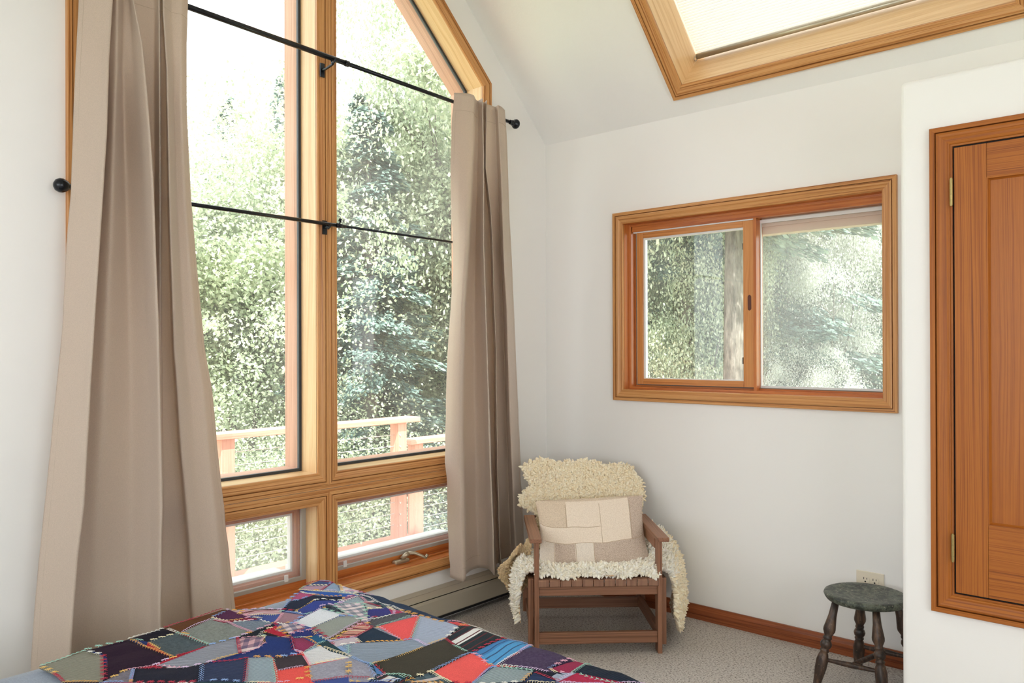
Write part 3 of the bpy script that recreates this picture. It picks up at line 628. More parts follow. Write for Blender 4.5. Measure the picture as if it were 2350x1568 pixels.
# ---- quilt
def qmat(kind, c, c2=None, ang=0.):
    key = (kind, c, c2, round(ang, 2))
    if key in QM: return QM[key]
    t = NT('quilt_%s' % kind); o = t.obj(); mp = t.n('ShaderNodeMapping'); mp.inputs['Rotation'].default_value = (0, 0, ang); t.l(o, mp.inputs[0]); v = mp.outputs[0]
    sep = t.n('ShaderNodeSeparateXYZ'); t.l(v, sep.inputs[0])
    A = srgb(*c); fine = t.noise(o, 420, 2)
    col = t.mix(.3, A, t.ramp(fine, [(.3, tuple(x*.5 for x in A[:3])+(1,)), (.7, tuple(min(1, x*1.3+.01) for x in A[:3])+(1,))]))
    h = fine
    wv = lambda s, f: t.math('SINE', t.math('MULTIPLY', s, f))
    if kind == 'cord': h = wv(sep.outputs[0], 900); col = t.mix(t.math('MULTIPLY', t.math('ADD', h, 1.), .16), col, tuple(min(1, x*2+.03) for x in A[:3])+(1,))
    if kind == 'felt': h = t.noise(o, 130, 4, .8); col = t.mix(t.ramp(h, [(.35, (0, 0, 0, 1)), (.7, (.5, .5, .5, 1))]), col, tuple(min(1, x*1.9+.05) for x in A[:3])+(1,))
    if kind == 'plaid':
        B = srgb(*c2); a = t.ramp(wv(sep.outputs[0], 210), [(.0, (0, 0, 0, 1)), (.15, (.55, .55, .55, 1))]); b = t.ramp(wv(sep.outputs[1], 210), [(.0, (0, 0, 0, 1)), (.15, (.55, .55, .55, 1))])
        col = t.mix(a, col, B); col = t.mix(b, col, B); col = t.mix(t.ramp(wv(sep.outputs[0], 70), [(.86, (0, 0, 0, 1)), (.9, (.7, .7, .7, 1))]), col, srgb(230, 215, 215))
    if kind == 'stripe':
        B = srgb(*c2); a = t.ramp(t.noise(t.scale(v, (45, .001, .001)), 1, 3, .8), [(.44, (0, 0, 0, 1)), (.455, (1, 1, 1, 1)), (.5, (1, 1, 1, 1)), (.515, (0, 0, 0, 1)), (.55, (0, 0, 0, 1)), (.56, (1, 1, 1, 1))]); col = t.mix(a, col, B)
        k = t.ramp(wv(sep.outputs[0], 130), [(.80, (0, 0, 0, 1)), (.84, (1, 1, 1, 1))]); col = t.mix(k, col, srgb(110, 60, 66))
    if kind == 'wide':
        B = srgb(*c2); col = t.mix(t.ramp(wv(sep.outputs[0], 62), [(.52, (0, 0, 0, 1)), (.56, (1, 1, 1, 1))]), col, B)
        col = t.mix(t.ramp(wv(sep.outputs[0], 248), [(.80, (0, 0, 0, 1)), (.86, (1, 1, 1, 1))]), col, srgb(96, 50, 56) if c2[0] > 200 else srgb(60, 90, 130))
    big = t.noise(o, 14, 3); nb = t.bump(big, .35, .012); b2 = t.n('ShaderNodeBump'); b2.inputs['Strength'].default_value = .4; b2.inputs['Distance'].default_value = .0015; t.l(h, b2.inputs['Height']); t.l(nb, b2.inputs['Normal'])
    p = t.principled(col, .9, 0, b2.outputs[0], spec=.06); p.inputs['Sheen Weight'].default_value = .02
    QM[key] = len(QL); QL.append(t.m); return QM[key]
QM = {}; QL = []
za = lambda p: (60+p[0]/2.7976, 1300+p[1]/2.7976)
zb = lambda p: (800+p[0]/2.9375, 1300+p[1]/2.9375)
P_ = lambda *a: list(zip(a[::2], a[1::2]))
TR = [
 (za, P_(85,655, 380,565, 495,590, 500,750, 250,760, 190,705), ('cord', (128,128,118), None, .4)),
 (za, P_(380,560, 650,485, 935,603, 820,650, 640,680, 490,750, 525,650, 520,600, 480,575), ('plain', (42,24,44))),
 (za, P_(650,485, 880,408, 960,428, 780,497), ('plain', (30,26,40))),
 (za, P_(780,495, 960,428, 1170,525, 935,605), ('felt', (66,78,86))),
 (za, P_(880,408, 1260,292, 1300,298, 1200,342, 1180,355, 1000,425, 960,428), ('plain', (96,60,38))),
 (za, P_(1000,425, 1180,355, 1270,368, 1440,440, 1340,485, 1180,525), ('felt', (116,122,120))),
 (za, P_(1190,345, 1300,295, 1400,305, 1425,345, 1300,360), ('plain', (84,42,76))),
 (za, P_(1310,298, 1640,287, 1640,318, 1420,330), ('stripe', (176,110,124), (200,180,185), .5)),
 (za, P_(1180,357, 1300,355, 1425,340, 1500,352, 1420,368, 1270,374), ('plain', (130,40,62))),
 (za, P_(1420,328, 1640,318, 1590,377, 1500,358), ('plain', (66,84,150))),
 (za, P_(1640,305, 1780,327, 1690,400, 1590,377), ('plain', (158,124,138))),
 (za, P_(1290,372, 1420,366, 1560,360, 1585,385, 1440,440), ('felt', (104,116,132))),
 (za, P_(840,650, 1180,525, 1345,488, 1365,575, 1200,640, 1000,668), ('cord', (132,136,150), None, .9)),
 (za, P_(1345,488, 1440,440, 1585,385, 1600,398, 1525,430, 1485,478, 1380,495), ('plain', (28,34,46))),
 (za, P_(1520,430, 1600,398, 1625,405, 1695,480, 1650,500), ('plain', (180,44,66))),
 (za, P_(1500,452, 1650,500, 1695,490, 1720,560, 1765,568, 1640,600, 1430,615, 1160,655, 1200,640, 1540,530), ('plain', (40,56,112))),
 (za, P_(1350,492, 1500,470, 1532,512, 1500,545, 1362,575), ('plaid', (200,160,168), (50,60,100), .7)),
 (za, P_(700,668, 1000,665, 1130,660, 1120,760, 680,760), ('plain', (34,36,52))),
 (za, P_(1150,656, 1420,615, 1405,760, 1110,760, 1130,690), ('cord', (44,54,84), None, .6)),
 (za, P_(1425,615, 1580,603, 1605,760, 1400,760), ('cord', (136,152,164), None, .2)),
 (za, P_(1585,605, 1770,575, 1812,652, 1618,685), ('plain', (62,54,62))),
 (za, P_(1600,685, 1805,662, 1812,735, 1700,760, 1605,760), ('plain', (232,88,84))),
 (za, P_(490,750, 640,680, 700,670, 660,760, 490,760), ('felt', (108,104,116))),
 (za, P_(1700,490, 1770,468, 1865,525, 1785,562, 1730,560), ('plain', (140,58,92))),
 (za, P_(1780,565, 1890,530, 2085,602, 1820,648), ('cord', (208,208,216), None, 1.)),
 (za, P_(1800,475, 1860,455, 1935,490, 1870,518), ('plain', (38,92,134))),
 (za, P_(1690,452, 1830,418, 1862,455, 1700,488), ('plain', (42,52,118))),
 (za, P_(1625,390, 1700,380, 1805,405, 1690,445, 1600,425), ('plaid', (210,190,195), (60,80,120), .3)),
 (za, P_(1695,378, 1890,303, 2015,332, 2005,345, 1830,402), ('plain', (216,221,232))),
 (za, P_(1830,403, 2015,345, 2100,333, 2160,352, 1940,477), ('plain', (148,154,150))),
 (za, P_(1940,477, 2150,350, 2150,375, 2050,432, 1965,485), ('plain', (98,80,56))),
 (za, P_(2150,368, 2222,400, 2110,470, 1990,478, 2050,430), ('stripe', (222,205,180), (176,70,80), .9)),
 (za, P_(1950,500, 2110,470, 2145,512, 1990,537), ('plain', (196,184,196))),
 (za, P_(1870,518, 1935,490, 1990,537, 2085,602, 1950,560), ('plain', (40,66,78))),
 (za, P_(1815,655, 2085,602, 2190,660, 2240,722, 1830,760), ('felt', (140,140,156))),
 (zb, P_(0,560, 80,537, 370,517, 425,510, 522,553, 160,692, 60,650, 0,640), ('cord', (130,142,160), None, .8)),
 (za, P_(1890,293, 1970,275, 2055,325, 2030,338, 2000,330), ('plaid', (30,40,60), (70,80,90), .4)),
 (za, P_(1975,268, 2165,245, 2192,342, 2125,350, 2050,318), ('plaid', (222,204,212), (70,100,120), .25)),
 (za, P_(1730,303, 1850,255, 2030,235, 2030,248, 1975,268, 1885,300, 1790,325), ('plain', (54,68,140))),
 (za, P_(1645,287, 1690,237, 1830,216, 2030,208, 2030,238, 1850,255, 1730,303), ('plain', (32,40,62))),
 (za, P_(1680,234, 1750,183, 1865,212, 1830,218), ('plain', (168,82,120))),
 (za, P_(1745,170, 2000,183, 2135,200, 2090,212, 1865,212), ('plain', (48,90,170))),
 (za, P_(1755,167, 1790,140, 1935,133, 1900,167), ('plain', (170,140,160))),
 (za, P_(1795,130, 1880,107, 1955,110, 1935,133, 1790,140), ('plain', (62,78,124))),
 (za, P_(1972,108, 2000,100, 2022,172, 1900,167), ('cord', (130,150,176), None, 0.)),
 (za, P_(1990,96, 2100,92, 2190,120, 2245,165, 2022,172), ('plaid', (222,206,218), (96,124,160), .45)),
 (za, P_(2020,174, 2245,165, 2265,168, 2140,200, 2000,186), ('plain', (136,160,190))),
 (za, P_(2030,213, 2110,210, 2130,212, 2030,240), ('plain', (140,96,132))),
 (za, P_(1990,255, 2130,213, 2175,242, 1975,268), ('felt', (132,148,158))),
 (za, P_(2190,283, 2310,275, 2355,300, 2355,325, 2195,352), ('plain', (58,58,124))),
 (za, P_(2168,246, 2300,280, 2190,285), ('plain', (172,168,168))),
 (zb, P_(40,190, 80,213, 350,315, 660,397, 830,388, 700,330, 400,222, 225,172), ('cord', (34,50,76), None, .1)),
 (zb, P_(125,385, 160,350, 370,335, 440,350, 190,420, 160,425), ('felt', (72,72,80))),
 (zb, P_(270,300, 350,318, 370,335, 290,335), ('plain', (170,70,110))),
 (zb, P_(190,420, 482,348, 422,512, 370,517), ('plain', (234,92,94))),
 (zb, P_(55,490, 160,422, 370,517, 80,537), ('plain', (36,52,72))),
 (zb, P_(485,348, 740,418, 655,495, 520,553, 425,510), ('cord', (152,162,184), None, .5)),
 (zb, P_(660,395, 830,388, 745,415), ('plain', (236,98,98))),
 (zb, P_(820,385, 900,383, 1100,430, 1310,500, 1240,522, 1075,470, 830,400), ('plain', (22,80,90))),
 (zb, P_(655,492, 750,415, 830,402, 1075,470, 825,602, 720,555), ('wide', (40,50,56), (225,225,225), 'b9')),
 (zb, P_(1075,470, 1245,520, 1140,610, 1000,682, 945,675, 825,600), ('wide', (84,156,212), (70,130,190), 'b9')),
 (zb, P_(1245,522, 1320,508, 1600,580, 1400,680, 1350,712, 1385,735, 1150,700, 1000,680, 1140,615), ('felt', (62,48,78))),
 (zb, P_(160,692, 660,500, 830,602, 570,728, 430,772, 250,745), ('plain', (66,62,54))),
 (zb, P_(570,735, 825,605, 965,682, 830,800, 700,800), ('plain', (238,96,94))),
 (zb, P_(820,800, 985,690, 1245,730, 1170,800), ('cord', (134,148,154), None, .3)),
 (zb, P_(1350,712, 1600,583, 1700,598, 1640,640, 1500,745, 1420,735), ('plain', (154,48,84))),
 (zb, P_(1700,598, 1860,620, 2030,690, 1635,652), ('plain', (142,158,178))),
 (zb, P_(1540,705, 1635,652, 2040,690, 2260,800, 1800,800, 1520,740), ('cord', (26,36,52), None, .2)),
 (zb, P_(1400,800, 1540,742, 1860,800), ('plain', (174,48,80))),
 (zb, P_(0,650, 60,648, 190,740, 130,800, 0,800), ('felt', (138,138,154))),
 (zb, P_(380,800, 560,730, 720,800), ('plaid', (36,48,62), (90,110,120), .4)),
 (zb, P_(130,800, 250,748, 400,790), ('wide', (40,50,56), (215,215,215), 'b9')),
 (zb, P_(160,692, 190,715, 240,745, 190,740), ('plain', (84,130,190))),
 (zb, P_(1180,800, 1250,742, 1430,800), ('cord', (36,52,88), None, .8)),
]
q0 = onz(*zb((700, 545)), BZ); q1 = onz(*zb((900, 430)), BZ); b9 = math.atan2(q1[1]-q0[1], q1[0]-q0[0])
polys = []
for zf, pts, sp in TR:
    w = [tuple(onz(*zf(p), BZ)[:2]) for p in pts]
    kind, c = sp[0], sp[1]; c2 = sp[2] if len(sp) > 2 else None; a = sp[3] if len(sp) > 3 else 0.
    if a == 'b9': a = math.pi/2-b9
    polys.append((w, qmat(kind, c, c2, a)))
# quilt outline in the plane of the bed top
lb = [za(p) for p in P_(250,760, 190,705, 85,655, 380,565, 650,485, 880,408, 1260,295, 1640,287, 1790,140, 1880,105, 1990,95)]
lb = [tuple(onz(*p, BZ)[:2]) for p in lb]
dom = lb+[(lb[-1][0]+.03, BY1+.06), (.95, BY1+.20), (1.3, BY1+.30), (2.2, BY1+.32), (BX1+.32, BY1+.2), (BX1+.33, -3.3), (lb[0][0]+.12, -3.3), (lb[0][0]+.05, lb[0][1]-.1)]
allp = [dom]+[p for p, _ in polys]
V2 = []; E2 = []
for p in allp:
    b = len(V2)
    for i in range(len(p)):
        a, c = np.array(p[i]), np.array(p[(i+1) % len(p)]); V2.append(Vector(p[i]))
    n = len(p); E2 += [(b+i, b+(i+1) % n) for i in range(n)]
seeds = []
for gx in np.arange(.5, 2.6, .17):
    for gy in np.arange(-3.5, -1.4, .17): seeds.append((gx+rng.uniform(-.06, .06), gy+rng.uniform(-.06, .06), rng.integers(0, len(polys))))
SD = np.array([s[:2] for s in seeds]); SI = [polys[int(s[2])][1] for s in seeds]
for gx in np.arange(.5, 2.45, .022):
    for gy in np.arange(-3.35, -1.5, .022): V2.append(Vector((gx+rng.uniform(-.004, .004), gy+rng.uniform(-.004, .004))))
vo, eo, fo, *_ = delaunay_2d_cdt(V2, E2, [], 0, 1e-5)
VO = np.array([tuple(v) for v in vo]); FO = np.array([tuple(f) for f in fo]); CE = VO[FO].mean(1)
def inside(poly, P):
    r = np.zeros(len(P), bool); n = len(poly)
    for i in range(n):
        (x1, y1), (x2, y2) = poly[i], poly[(i+1) % n]
        c = ((y1 > P[:, 1]) != (y2 > P[:, 1])) & (P[:, 0] < (x2-x1)*(P[:, 1]-y1)/((y2-y1) or 1e-12)+x1); r ^= c
    return r
mat = np.array([SI[int(np.argmin(((SD-c)**2).sum(1)))] for c in CE])
for p, mi in polys: mat[inside(p, CE)] = mi
keep = inside(dom, CE)
def qz(x, y):
    z = BZ+.006+.006*mnoise.noise(Vector((x*6, y*6, 1)))+.005*mnoise.noise(Vector((x*17, y*15, 3)))
    rid = [((1.02, -2.42), .10, .018, .6), ((.86, -2.15), .12, .012, -.3), ((1.35, -2.35), .1, .008, 1.)]
    for (cx, cy), s, a, an in rid:
        u = (x-cx)*math.cos(an)+(y-cy)*math.sin(an); w = -(x-cx)*math.sin(an)+(y-cy)*math.cos(an)
        z += a*math.exp(-(u/s)**2-(w/(s*.28))**2)
    return z
def qmap(x, y, dz=0): 
    p = wrap(x, y, qz(x, y)+dz, -5, BX1+.004, BY1+.006, .055); d = BZ-p[2]
    if d > .08: return (p[0]+.008*math.sin(y*30)*(d > .1)*(x > BX1), p[1]+.008*math.sin(x*28)*(x < BX1), p[2])
    return p
m = MB(); m.v = [qmap(x, y) for x, y in VO]; m.f = [tuple(int(i) for i in f) for f in FO[keep]]; m.mi = [int(a) for a in mat[keep]]; m.gc = [(0, 0, 0)]*(3*len(m.f))
qt = thing('patchwork_quilt', (1.35, -2.6, BZ), 'crazy patchwork quilt of multicoloured scraps with hand embroidered seams, on the bed', 'quilt')
qo = m.build('quilt_top', QL, qt, smooth=True); so = qo.modifiers.new('s', 'SOLIDIFY'); so.thickness = .006; so.offset = -1
# embroidery along the seams
THR = [srgb(236, 226, 190), srgb(224, 170, 90), srgb(214, 190, 222), srgb(226, 170, 190), srgb(160, 204, 190), srgb(176, 40, 70), srgb(140, 170, 220), srgb(232, 232, 226), srgb(230, 190, 110)]
thread = [plain('embroidery_thread', c, .6) for c in THR]
used = []; mbs = [MB() for _ in THR]
def stroke(mb, x0, y0, x1, y1, w=.0009):
    w *= .75
    a = np.array(qmap(x0, y0, .0018)); b = np.array(qmap(x1, y1, .0018)); mid = (a+b)/2+np.array([0, 0, .0012])
    mb.tube([a, mid, b], [w*.7, w, w*.7], 4, cap=False)
U = np.zeros((0, 2))
for pi_, (p, _) in enumerate(polys):
    n = len(p)
    for i in range(n):
        a = np.array(p[i]); b = np.array(p[(i+1) % n]); Ls = np.linalg.norm(b-a)
        if Ls < .02: continue
        d = (b-a)/Ls; nn = np.array([-d[1], d[0]]); ks = max(2, int(Ls/.012)); S2 = [a+d*Ls*(k+.5)/ks for k in range(ks)]
        ok = []
        for s in S2:
            if len(U) and ((U-s)**2).sum(1).min() < .011**2: continue
            if s[0] < dom[4][0]-.2 or s[1] < -3.1: continue
            ok.append(s)
        if not ok: continue
        c = int(rng.integers(0, len(THR))); style = int(rng.integers(0, 3)); mb_ = mbs[c]
        for k, s in enumerate(ok):
            if style == 0:
                if k % 2: continue
                for an in (0, 1.05, 2.1, -.5): 
                    v = (d*math.cos(an)+nn*math.sin(an))*.0095; stroke(mb_, *(s-v), *(s+v), .0010)
            elif style == 1:
                for q in (-.3, .2, .7):
                    s1 = s+d*.0060*q*2; stroke(mb_, *s1, *(s1+nn*.0085+d*.002), .0008)
                stroke(mb_, *(s-d*.0065), *(s+d*.0065), .0009)
            else:
                stroke(mb_, *(s-d*.006), *(s+d*.004+nn*.006), .0009); stroke(mb_, *(s-d*.001), *(s+d*.006-nn*.006), .0009); stroke(mb_, *(s-d*.006), *(s+d*.006), .0008)
        U = np.vstack([U, np.array(ok)])
for c, mb_ in enumerate(mbs):
    if mb_.f: mb_.build('embroidery', thread[c], qt)['kind'] = 'stuff'

# ================================================================== ARMCHAIR
AR = math.radians(43.5); AO = (.863, -.708, 0)
ch = thing('armchair', AO, 'low brown wooden armchair in the corner, woven seat under sheepskins', 'armchair', rz=AR)
ca, sa_ = math.cos(AR), math.sin(AR)
def cw(x, y, z): return (AO[0]+x*ca-y*sa_, AO[1]+x*sa_+y*ca, z)
Rz = np.array([[ca, -sa_, 0], [sa_, ca, 0], [0, 0, 1]])
def cbox(m, lo, hi, mi=0): m.box(lo, hi, R=Rz, T=AO, mi=mi)
def cbeam(m, p, q, w, h, upv=(0, 0, 1)): m.beam(cw(*p), cw(*q), w, h, Rz@np.array(upv))
for s in (-1, 1):
    m = MB(); a, b = sorted((s*.262, s*.282)); cbox(m, (a, -.004, 0), (b, .052, .502)); m.build('leg', CHAIRW, ch, bevel=.002)
    m = MB(); a, b = sorted((s*.284, s*.308)); cbox(m, (a, .03, .028), (b, .085, .325)); m.build('side_post', CHAIRW, ch, bevel=.002)
    m = MB(); cbox(m, (a, .500, .028), (b, .552, .300)); m.build('side_post', CHAIRW, ch, bevel=.002)
    m = MB(); cbox(m, (s*.283-.012, .05, .050), (s*.283+.012, .54, .095)); m.build('side_rail', CHAIRW, ch, bevel=.002)
    m = MB(); cbox(m, (s*.283-.012, .05, .262), (s*.283+.012, .54, .315)); m.build('seat_side_rail', CHAIRW, ch, bevel=.002)
    m = MB(); cbox(m, (s*.279-.026, -.045, .502), (s*.279+.026, .46, .521)); ar = m.build('armrest', CHAIRW, ch, bevel=.003)
    m = MB(); cbox(m, (s*.268-.009, .052, .452), (s*.268+.009, .455, .502)); m.build('arm_apron', CHAIRW, ar, bevel=.002)
    m = MB(); cbeam(m, (s*.235, .44, .27), (s*.235, .625, .735), .024, .045, (0, 1, 0)); m.build('back_post', CHAIRW, ch, bevel=.002)
m = MB(); cbox(m, (-.262, .004, .046), (.262, .026, .096)); m.build('front_stretcher', CHAIRW, ch, bevel=.002)
m = MB(); cbox(m, (-.262, .008, .258), (.270, .030, .298)); m.build('seat_front_rail', CHAIRW, ch, bevel=.002)
m = MB(); cbox(m, (-.272, .500, .042), (.310, .522, .092)); m.build('rear_stretcher', CHAIRW, ch, bevel=.002)
for y, z in ((.47, .345), (.53, .50), (.60, .675)):
    m = MB(); cbeam(m, (-.24, y, z), (.24, y, z), .018, .055); m.build('back_slat', CHAIRW, ch, bevel=.002)
LEATH = wood('worn_leather_strap', srgb(156, 116, 92), srgb(136, 98, 78), srgb(104, 72, 58), 30, .5)
m = MB(); NS = 11; ww = .532/NS
for i in range(NS):
    x = -.266+ww*(i+.5); st = [(.030, .299), (-.006, .299), (-.010, .304), (-.010, .326), (-.006, .331)]
    yy = np.linspace(.0, .49, 41)
    for y in yy[1:]: 
        k = int((y+.006)/.05); st.append((y, .3325-.06*y+(.0022 if (k+i) % 2 else -.0012)))
    r = rng.uniform(0, 60)
    for a, b in zip(st[:-1], st[1:]):
        m.quad([cw(x-ww*.47, a[0], a[1]), cw(x+ww*.47, a[0], a[1]), cw(x+ww*.47, b[0], b[1]), cw(x-ww*.47, b[0], b[1])], [(a[0]+r, 0, 0), (a[0]+r, ww, 0), (b[0]+r, ww, 0), (b[0]+r, 0, 0)])
m2 = m.build('woven_seat', LEATH, ch); so = m2.modifiers.new('s', 'SOLIDIFY'); so.thickness = .003
m = MB()
for k in range(9):
    y = .020+.05*k; r = rng.uniform(0, 60)
    for i in range(NS*2):
        x0 = -.266+.532*i/(NS*2); x1 = -.266+.532*(i+1)/(NS*2)
        zf = lambda x: .3325-.06*y+(-.0012 if (k+int((x+.2661)/ww)) % 2 else .0022)
        zc_ = zf((x0+x1)/2)
        m.quad([cw(x0, y-.021, zc_), cw(x1, y-.021, zc_), cw(x1, y+.021, zc_), cw(x0, y+.021, zc_)], [(x0+r, 0, 0), (x1+r, 0, 0), (x1+r, .04, 0), (x0+r, .04, 0)])
m2 = m.build('cross_straps', LEATH, ch); so = m2.modifiers.new('s', 'SOLIDIFY'); so.thickness = .003

# ---- sheepskins
def fleece_mat(name, c, c2):
    t = NT(name); a = t.n('ShaderNodeAttribute', attribute_name='gc'); sep = t.n('ShaderNodeSeparateXYZ'); t.l(a.outputs['Vector'], sep.inputs[0])
    col = t.mix(sep.outputs[1], c, c2)
    p = t.principled(col, .9, 0, None, spec=.1); p.inputs['Sheen Weight'].default_value = .4
    p.inputs['Subsurface Weight'].default_value = .15; p.inputs['Subsurface Radius'].default_value = (.01, .008, .006); p.inputs['Subsurface Scale'].default_value = .5; return t.m
def fleece(parent, mat, surf, nrm, n, rad, length, droop, mask=None, flip=1, curl=1., seed=3):
    """surf(u,v)->3D (chair local)"""
    R = np.random.default_rng(seed); V = []; F = []; G = []; sides, rings = 6, 5
    made = 0
    while made < n:
        u, v = R.uniform(0, 1, 2)
        if mask and not mask(u, v): 
            if R.random() < .5: n -= 0
            made += 0; continue
        made += 1
        p = np.array(surf(u, v)); N = np.array(nrm(u, v))*flip
        r = rad*R.uniform(.65, 1.35); l = length*R.uniform(.6, 1.4)
        tdir = R.normal(size=3); tdir -= N*(tdir@N); tdir /= np.linalg.norm(tdir)+1e-9
        d = N+tdir*.45*curl+np.array([0, 0, -droop]); d /= np.linalg.norm(d)
        bend = tdir*curl*R.uniform(.4, 1.1)+np.array([0, 0, -droop*.8])
        x = np.cross(d, tdir); x /= np.linalg.norm(x)+1e-9; b = len(V); tint = R.uniform(0, 1); c = p-N*.004
        prof = (.8, 1.15, 1.05, .72, .12)
        for k in range(rings):
            dd = d+bend*k/rings; dd /= np.linalg.norm(dd); y = np.cross(dd, x); 
            for q in range(sides):
                t = 2*math.pi*q/sides+k*.7*curl; V.append(c+r*prof[k]*(math.cos(t)*x+math.sin(t)*y)); G.append((k/rings, tint, 0))
            c = c+dd*l/rings
        for k in range(rings-1):
            for q in range(sides): F.append((b+k*sides+q, b+k*sides+(q+1) % sides, b+(k+1)*sides+(q+1) % sides, b+(k+1)*sides+q))
        F.append(tuple(b+(rings-1)*sides+q for q in range(sides)))
    m = MB(); V = np.array(V)@Rz.T+np.array(AO); m.faces(V, F, G); return m.build('fleece', mat, parent, smooth=True)
def sheet(surf, nu, nv, mask=None):
    m = MB(); vs = [cw(*surf(i/nu, j/nv)) for j in range(nv+1) for i in range(nu+1)]
    fs = [(j*(nu+1)+i, j*(nu+1)+i+1, (j+1)*(nu+1)+i+1, (j+1)*(nu+1)+i) for j in range(nv) for i in range(nu) if mask is None or mask((i+.5)/nu, (j+.5)/nv)]
    m.faces(vs, fs); return m
def normal_of(surf):
    def f(u, v):
        e = .01; a = np.array(surf(min(u+e, 1), v))-np.array(surf(max(u-e, 0), v)); b = np.array(surf(u, min(v+e, 1)))-np.array(surf(u, max(v-e, 0)))
        n = np.cross(a, b); return n/(np.linalg.norm(n)+1e-9)
    return f
HIDE = plain('tan_hide', srgb(206, 172, 132), .8)
FC = fleece_mat('cream_curly_fleece', srgb(242, 222, 186), srgb(252, 240, 214))
FW_ = fleece_mat('white_long_fleece', srgb(238, 228, 206), srgb(248, 244, 234))
FT = fleece_mat('tan_sparse_fleece', srgb(206, 176, 134), srgb(224, 200, 160))
# back skin: leans over the back frame; outline in zoomed-photo units about the chair
zc = lambda x, y: (1150+x/3.136, 1020+y/3.136)
bk_out = P_(155,170, 200,130, 270,108, 340,112, 430,132, 500,125, 590,118, 680,130, 750,152, 850,140, 925,160, 950,185, 985,240, 1010,290, 1028,370, 1010,430, 985,470, 1040,640, 1070,850, 290,850, 275,640, 250,505, 200,478, 145,450, 145,390, 165,345, 205,318, 200,250, 165,205)
CL = np.array(AO); invR = Rz.T
def back_plane_uv(px, py):
    # plane of the back frame in chair coords: through (0,.425,.27) leaning to (0,.60,.735)
    r = ray(px, py); o = invR@(C0-CL); d = invR@r; t = np.array([0, .185, .465]); t /= np.linalg.norm(t); nn = np.cross([1, 0, 0], t); k = ((np.array([0, .395, .27])-o)@nn)/(d@nn); p = o+d*k
    return p[0], (p-np.array([0, .395, .27]))@t
bo = [back_plane_uv(*zc(*p)) for p in bk_out]; bo = np.array(bo); u0, u1 = bo[:, 0].min(), bo[:, 0].max(); v0, v1 = bo[:, 1].min(), bo[:, 1].max()
T_ = np.array([0, .185, .465]); T_ /= np.linalg.norm(T_)
def bsurf(u, v):
    x = u0+(u1-u0)*u; s = v0+(v1-v0)*v; p = np.array([x, .395, .27])+T_*s
    side = max(0, abs(x)-.24); p = p+np.array([0, side*side*2.2+.004*math.sin(x*18)+.006*math.sin(s*14+x*8), 0]); return p
bm_ = lambda u, v: bool(inside([tuple(q) for q in bo], np.array([[u0+(u1-u0)*u, v0+(v1-v0)*v]]))[0])
GRIDB = np.array([[bm_((i+.5)/90, (j+.5)/70) for i in range(90)] for j in range(70)])
bmask = lambda u, v: GRIDB[min(int(v*70), 69), min(int(u*90), 89)]
sk = thing('sheepskin', cw(0, .5, .5), 'cream curly sheepskin draped over the back of the armchair', 'sheepskin', 'sheepskins on the armchair', rz=AR)
m = sheet(bsurf, 90, 70, bmask); hb = m.build('hide', HIDE, sk, smooth=True); so = hb.modifiers.new('s', 'SOLIDIFY'); so.thickness = .004
fleece(sk, FC, bsurf, normal_of(bsurf), 9500, .0068, .030, .15, bmask, 1, 1.2, 5)
# seat skin
cols = [  # across x: sections at front, middle, back: (x,z)
 [(-.345, .13), (-.350, .20), (-.342, .28), (-.322, .345), (-.27, .362), (-.15, .352), (0, .350), (.15, .352), (.262, .362), (.315, .352), (.345, .30), (.350, .22), (.345, .16)],
 [(-.352, .17), (-.362, .24), (-.357, .32), (-.325, .372), (-.26, .366), (-.15, .352), (0, .350), (.15, .352), (.262, .372), (.335, .385), (.40, .31), (.415, .18), (.385, .06)],
 [(-.315, .28), (-.33, .30), (-.325, .33), (-.30, .35), (-.26, .352), (-.15, .345), (0, .343), (.15, .345), (.262, .39), (.355, .43), (.43, .35), (.455, .20), (.415, .035)],
 [(-.30, .30), (-.31, .31), (-.305, .325), (-.29, .335), (-.25, .34), (-.15, .335), (0, .333), (.15, .335), (.262, .40), (.34, .46), (.43, .38), (.455, .22), (.425, .07)]]
ysec = [.035, .14, .29, .44]
CC = np.array(cols)
def ssurf(u, v):
    s = v*3; j = min(int(s), 2); f = s-j; A = CC[j]*(1-f)+CC[j+1]*f; y = ysec[j]*(1-f)+ysec[j+1]*f
    t = u*(len(A)-1); i = min(int(t), len(A)-2); g = t-i; g2 = g
    p = A[i]*(1-g2)+A[i+1]*g2; w = .012*math.sin(u*31)+.008*math.sin(u*67+1)
    return np.array([p[0], y+w*(1-v)+(.02*math.sin(u*9)), p[1]+.004*math.sin(v*11+u*20)])
sk2 = thing('sheepskin', cw(0, .25, .34), 'shaggy white sheepskin on the seat, hanging down both sides of the armchair', 'sheepskin', 'sheepskins on the armchair', rz=AR)
m = sheet(ssurf, 70, 30); hb = m.build('hide', HIDE, sk2, smooth=True); so = hb.modifiers.new('s', 'SOLIDIFY'); so.thickness = .004
fl = normal_of(ssurf)
fleece(sk2, FW_, ssurf, fl, 7500, .0062, .040, .35, lambda u, v: u < .80, 1, 1.1, 9)
fleece(sk2, FC, ssurf, fl, 2600, .0068, .034, .5, lambda u, v: u >= .78, 1, .9, 10)
def lip(u, v): x = -.262+.524*u; return np.array([x, .022+.012*math.sin(u*23)+.03*(v), .345+.028*v+.006*math.sin(u*17)])
fleece(sk2, FW_, lip, lambda u, v: np.array([0, -.80, .60]), 1500, .0075, .044, .35, None, 1, .9, 12)
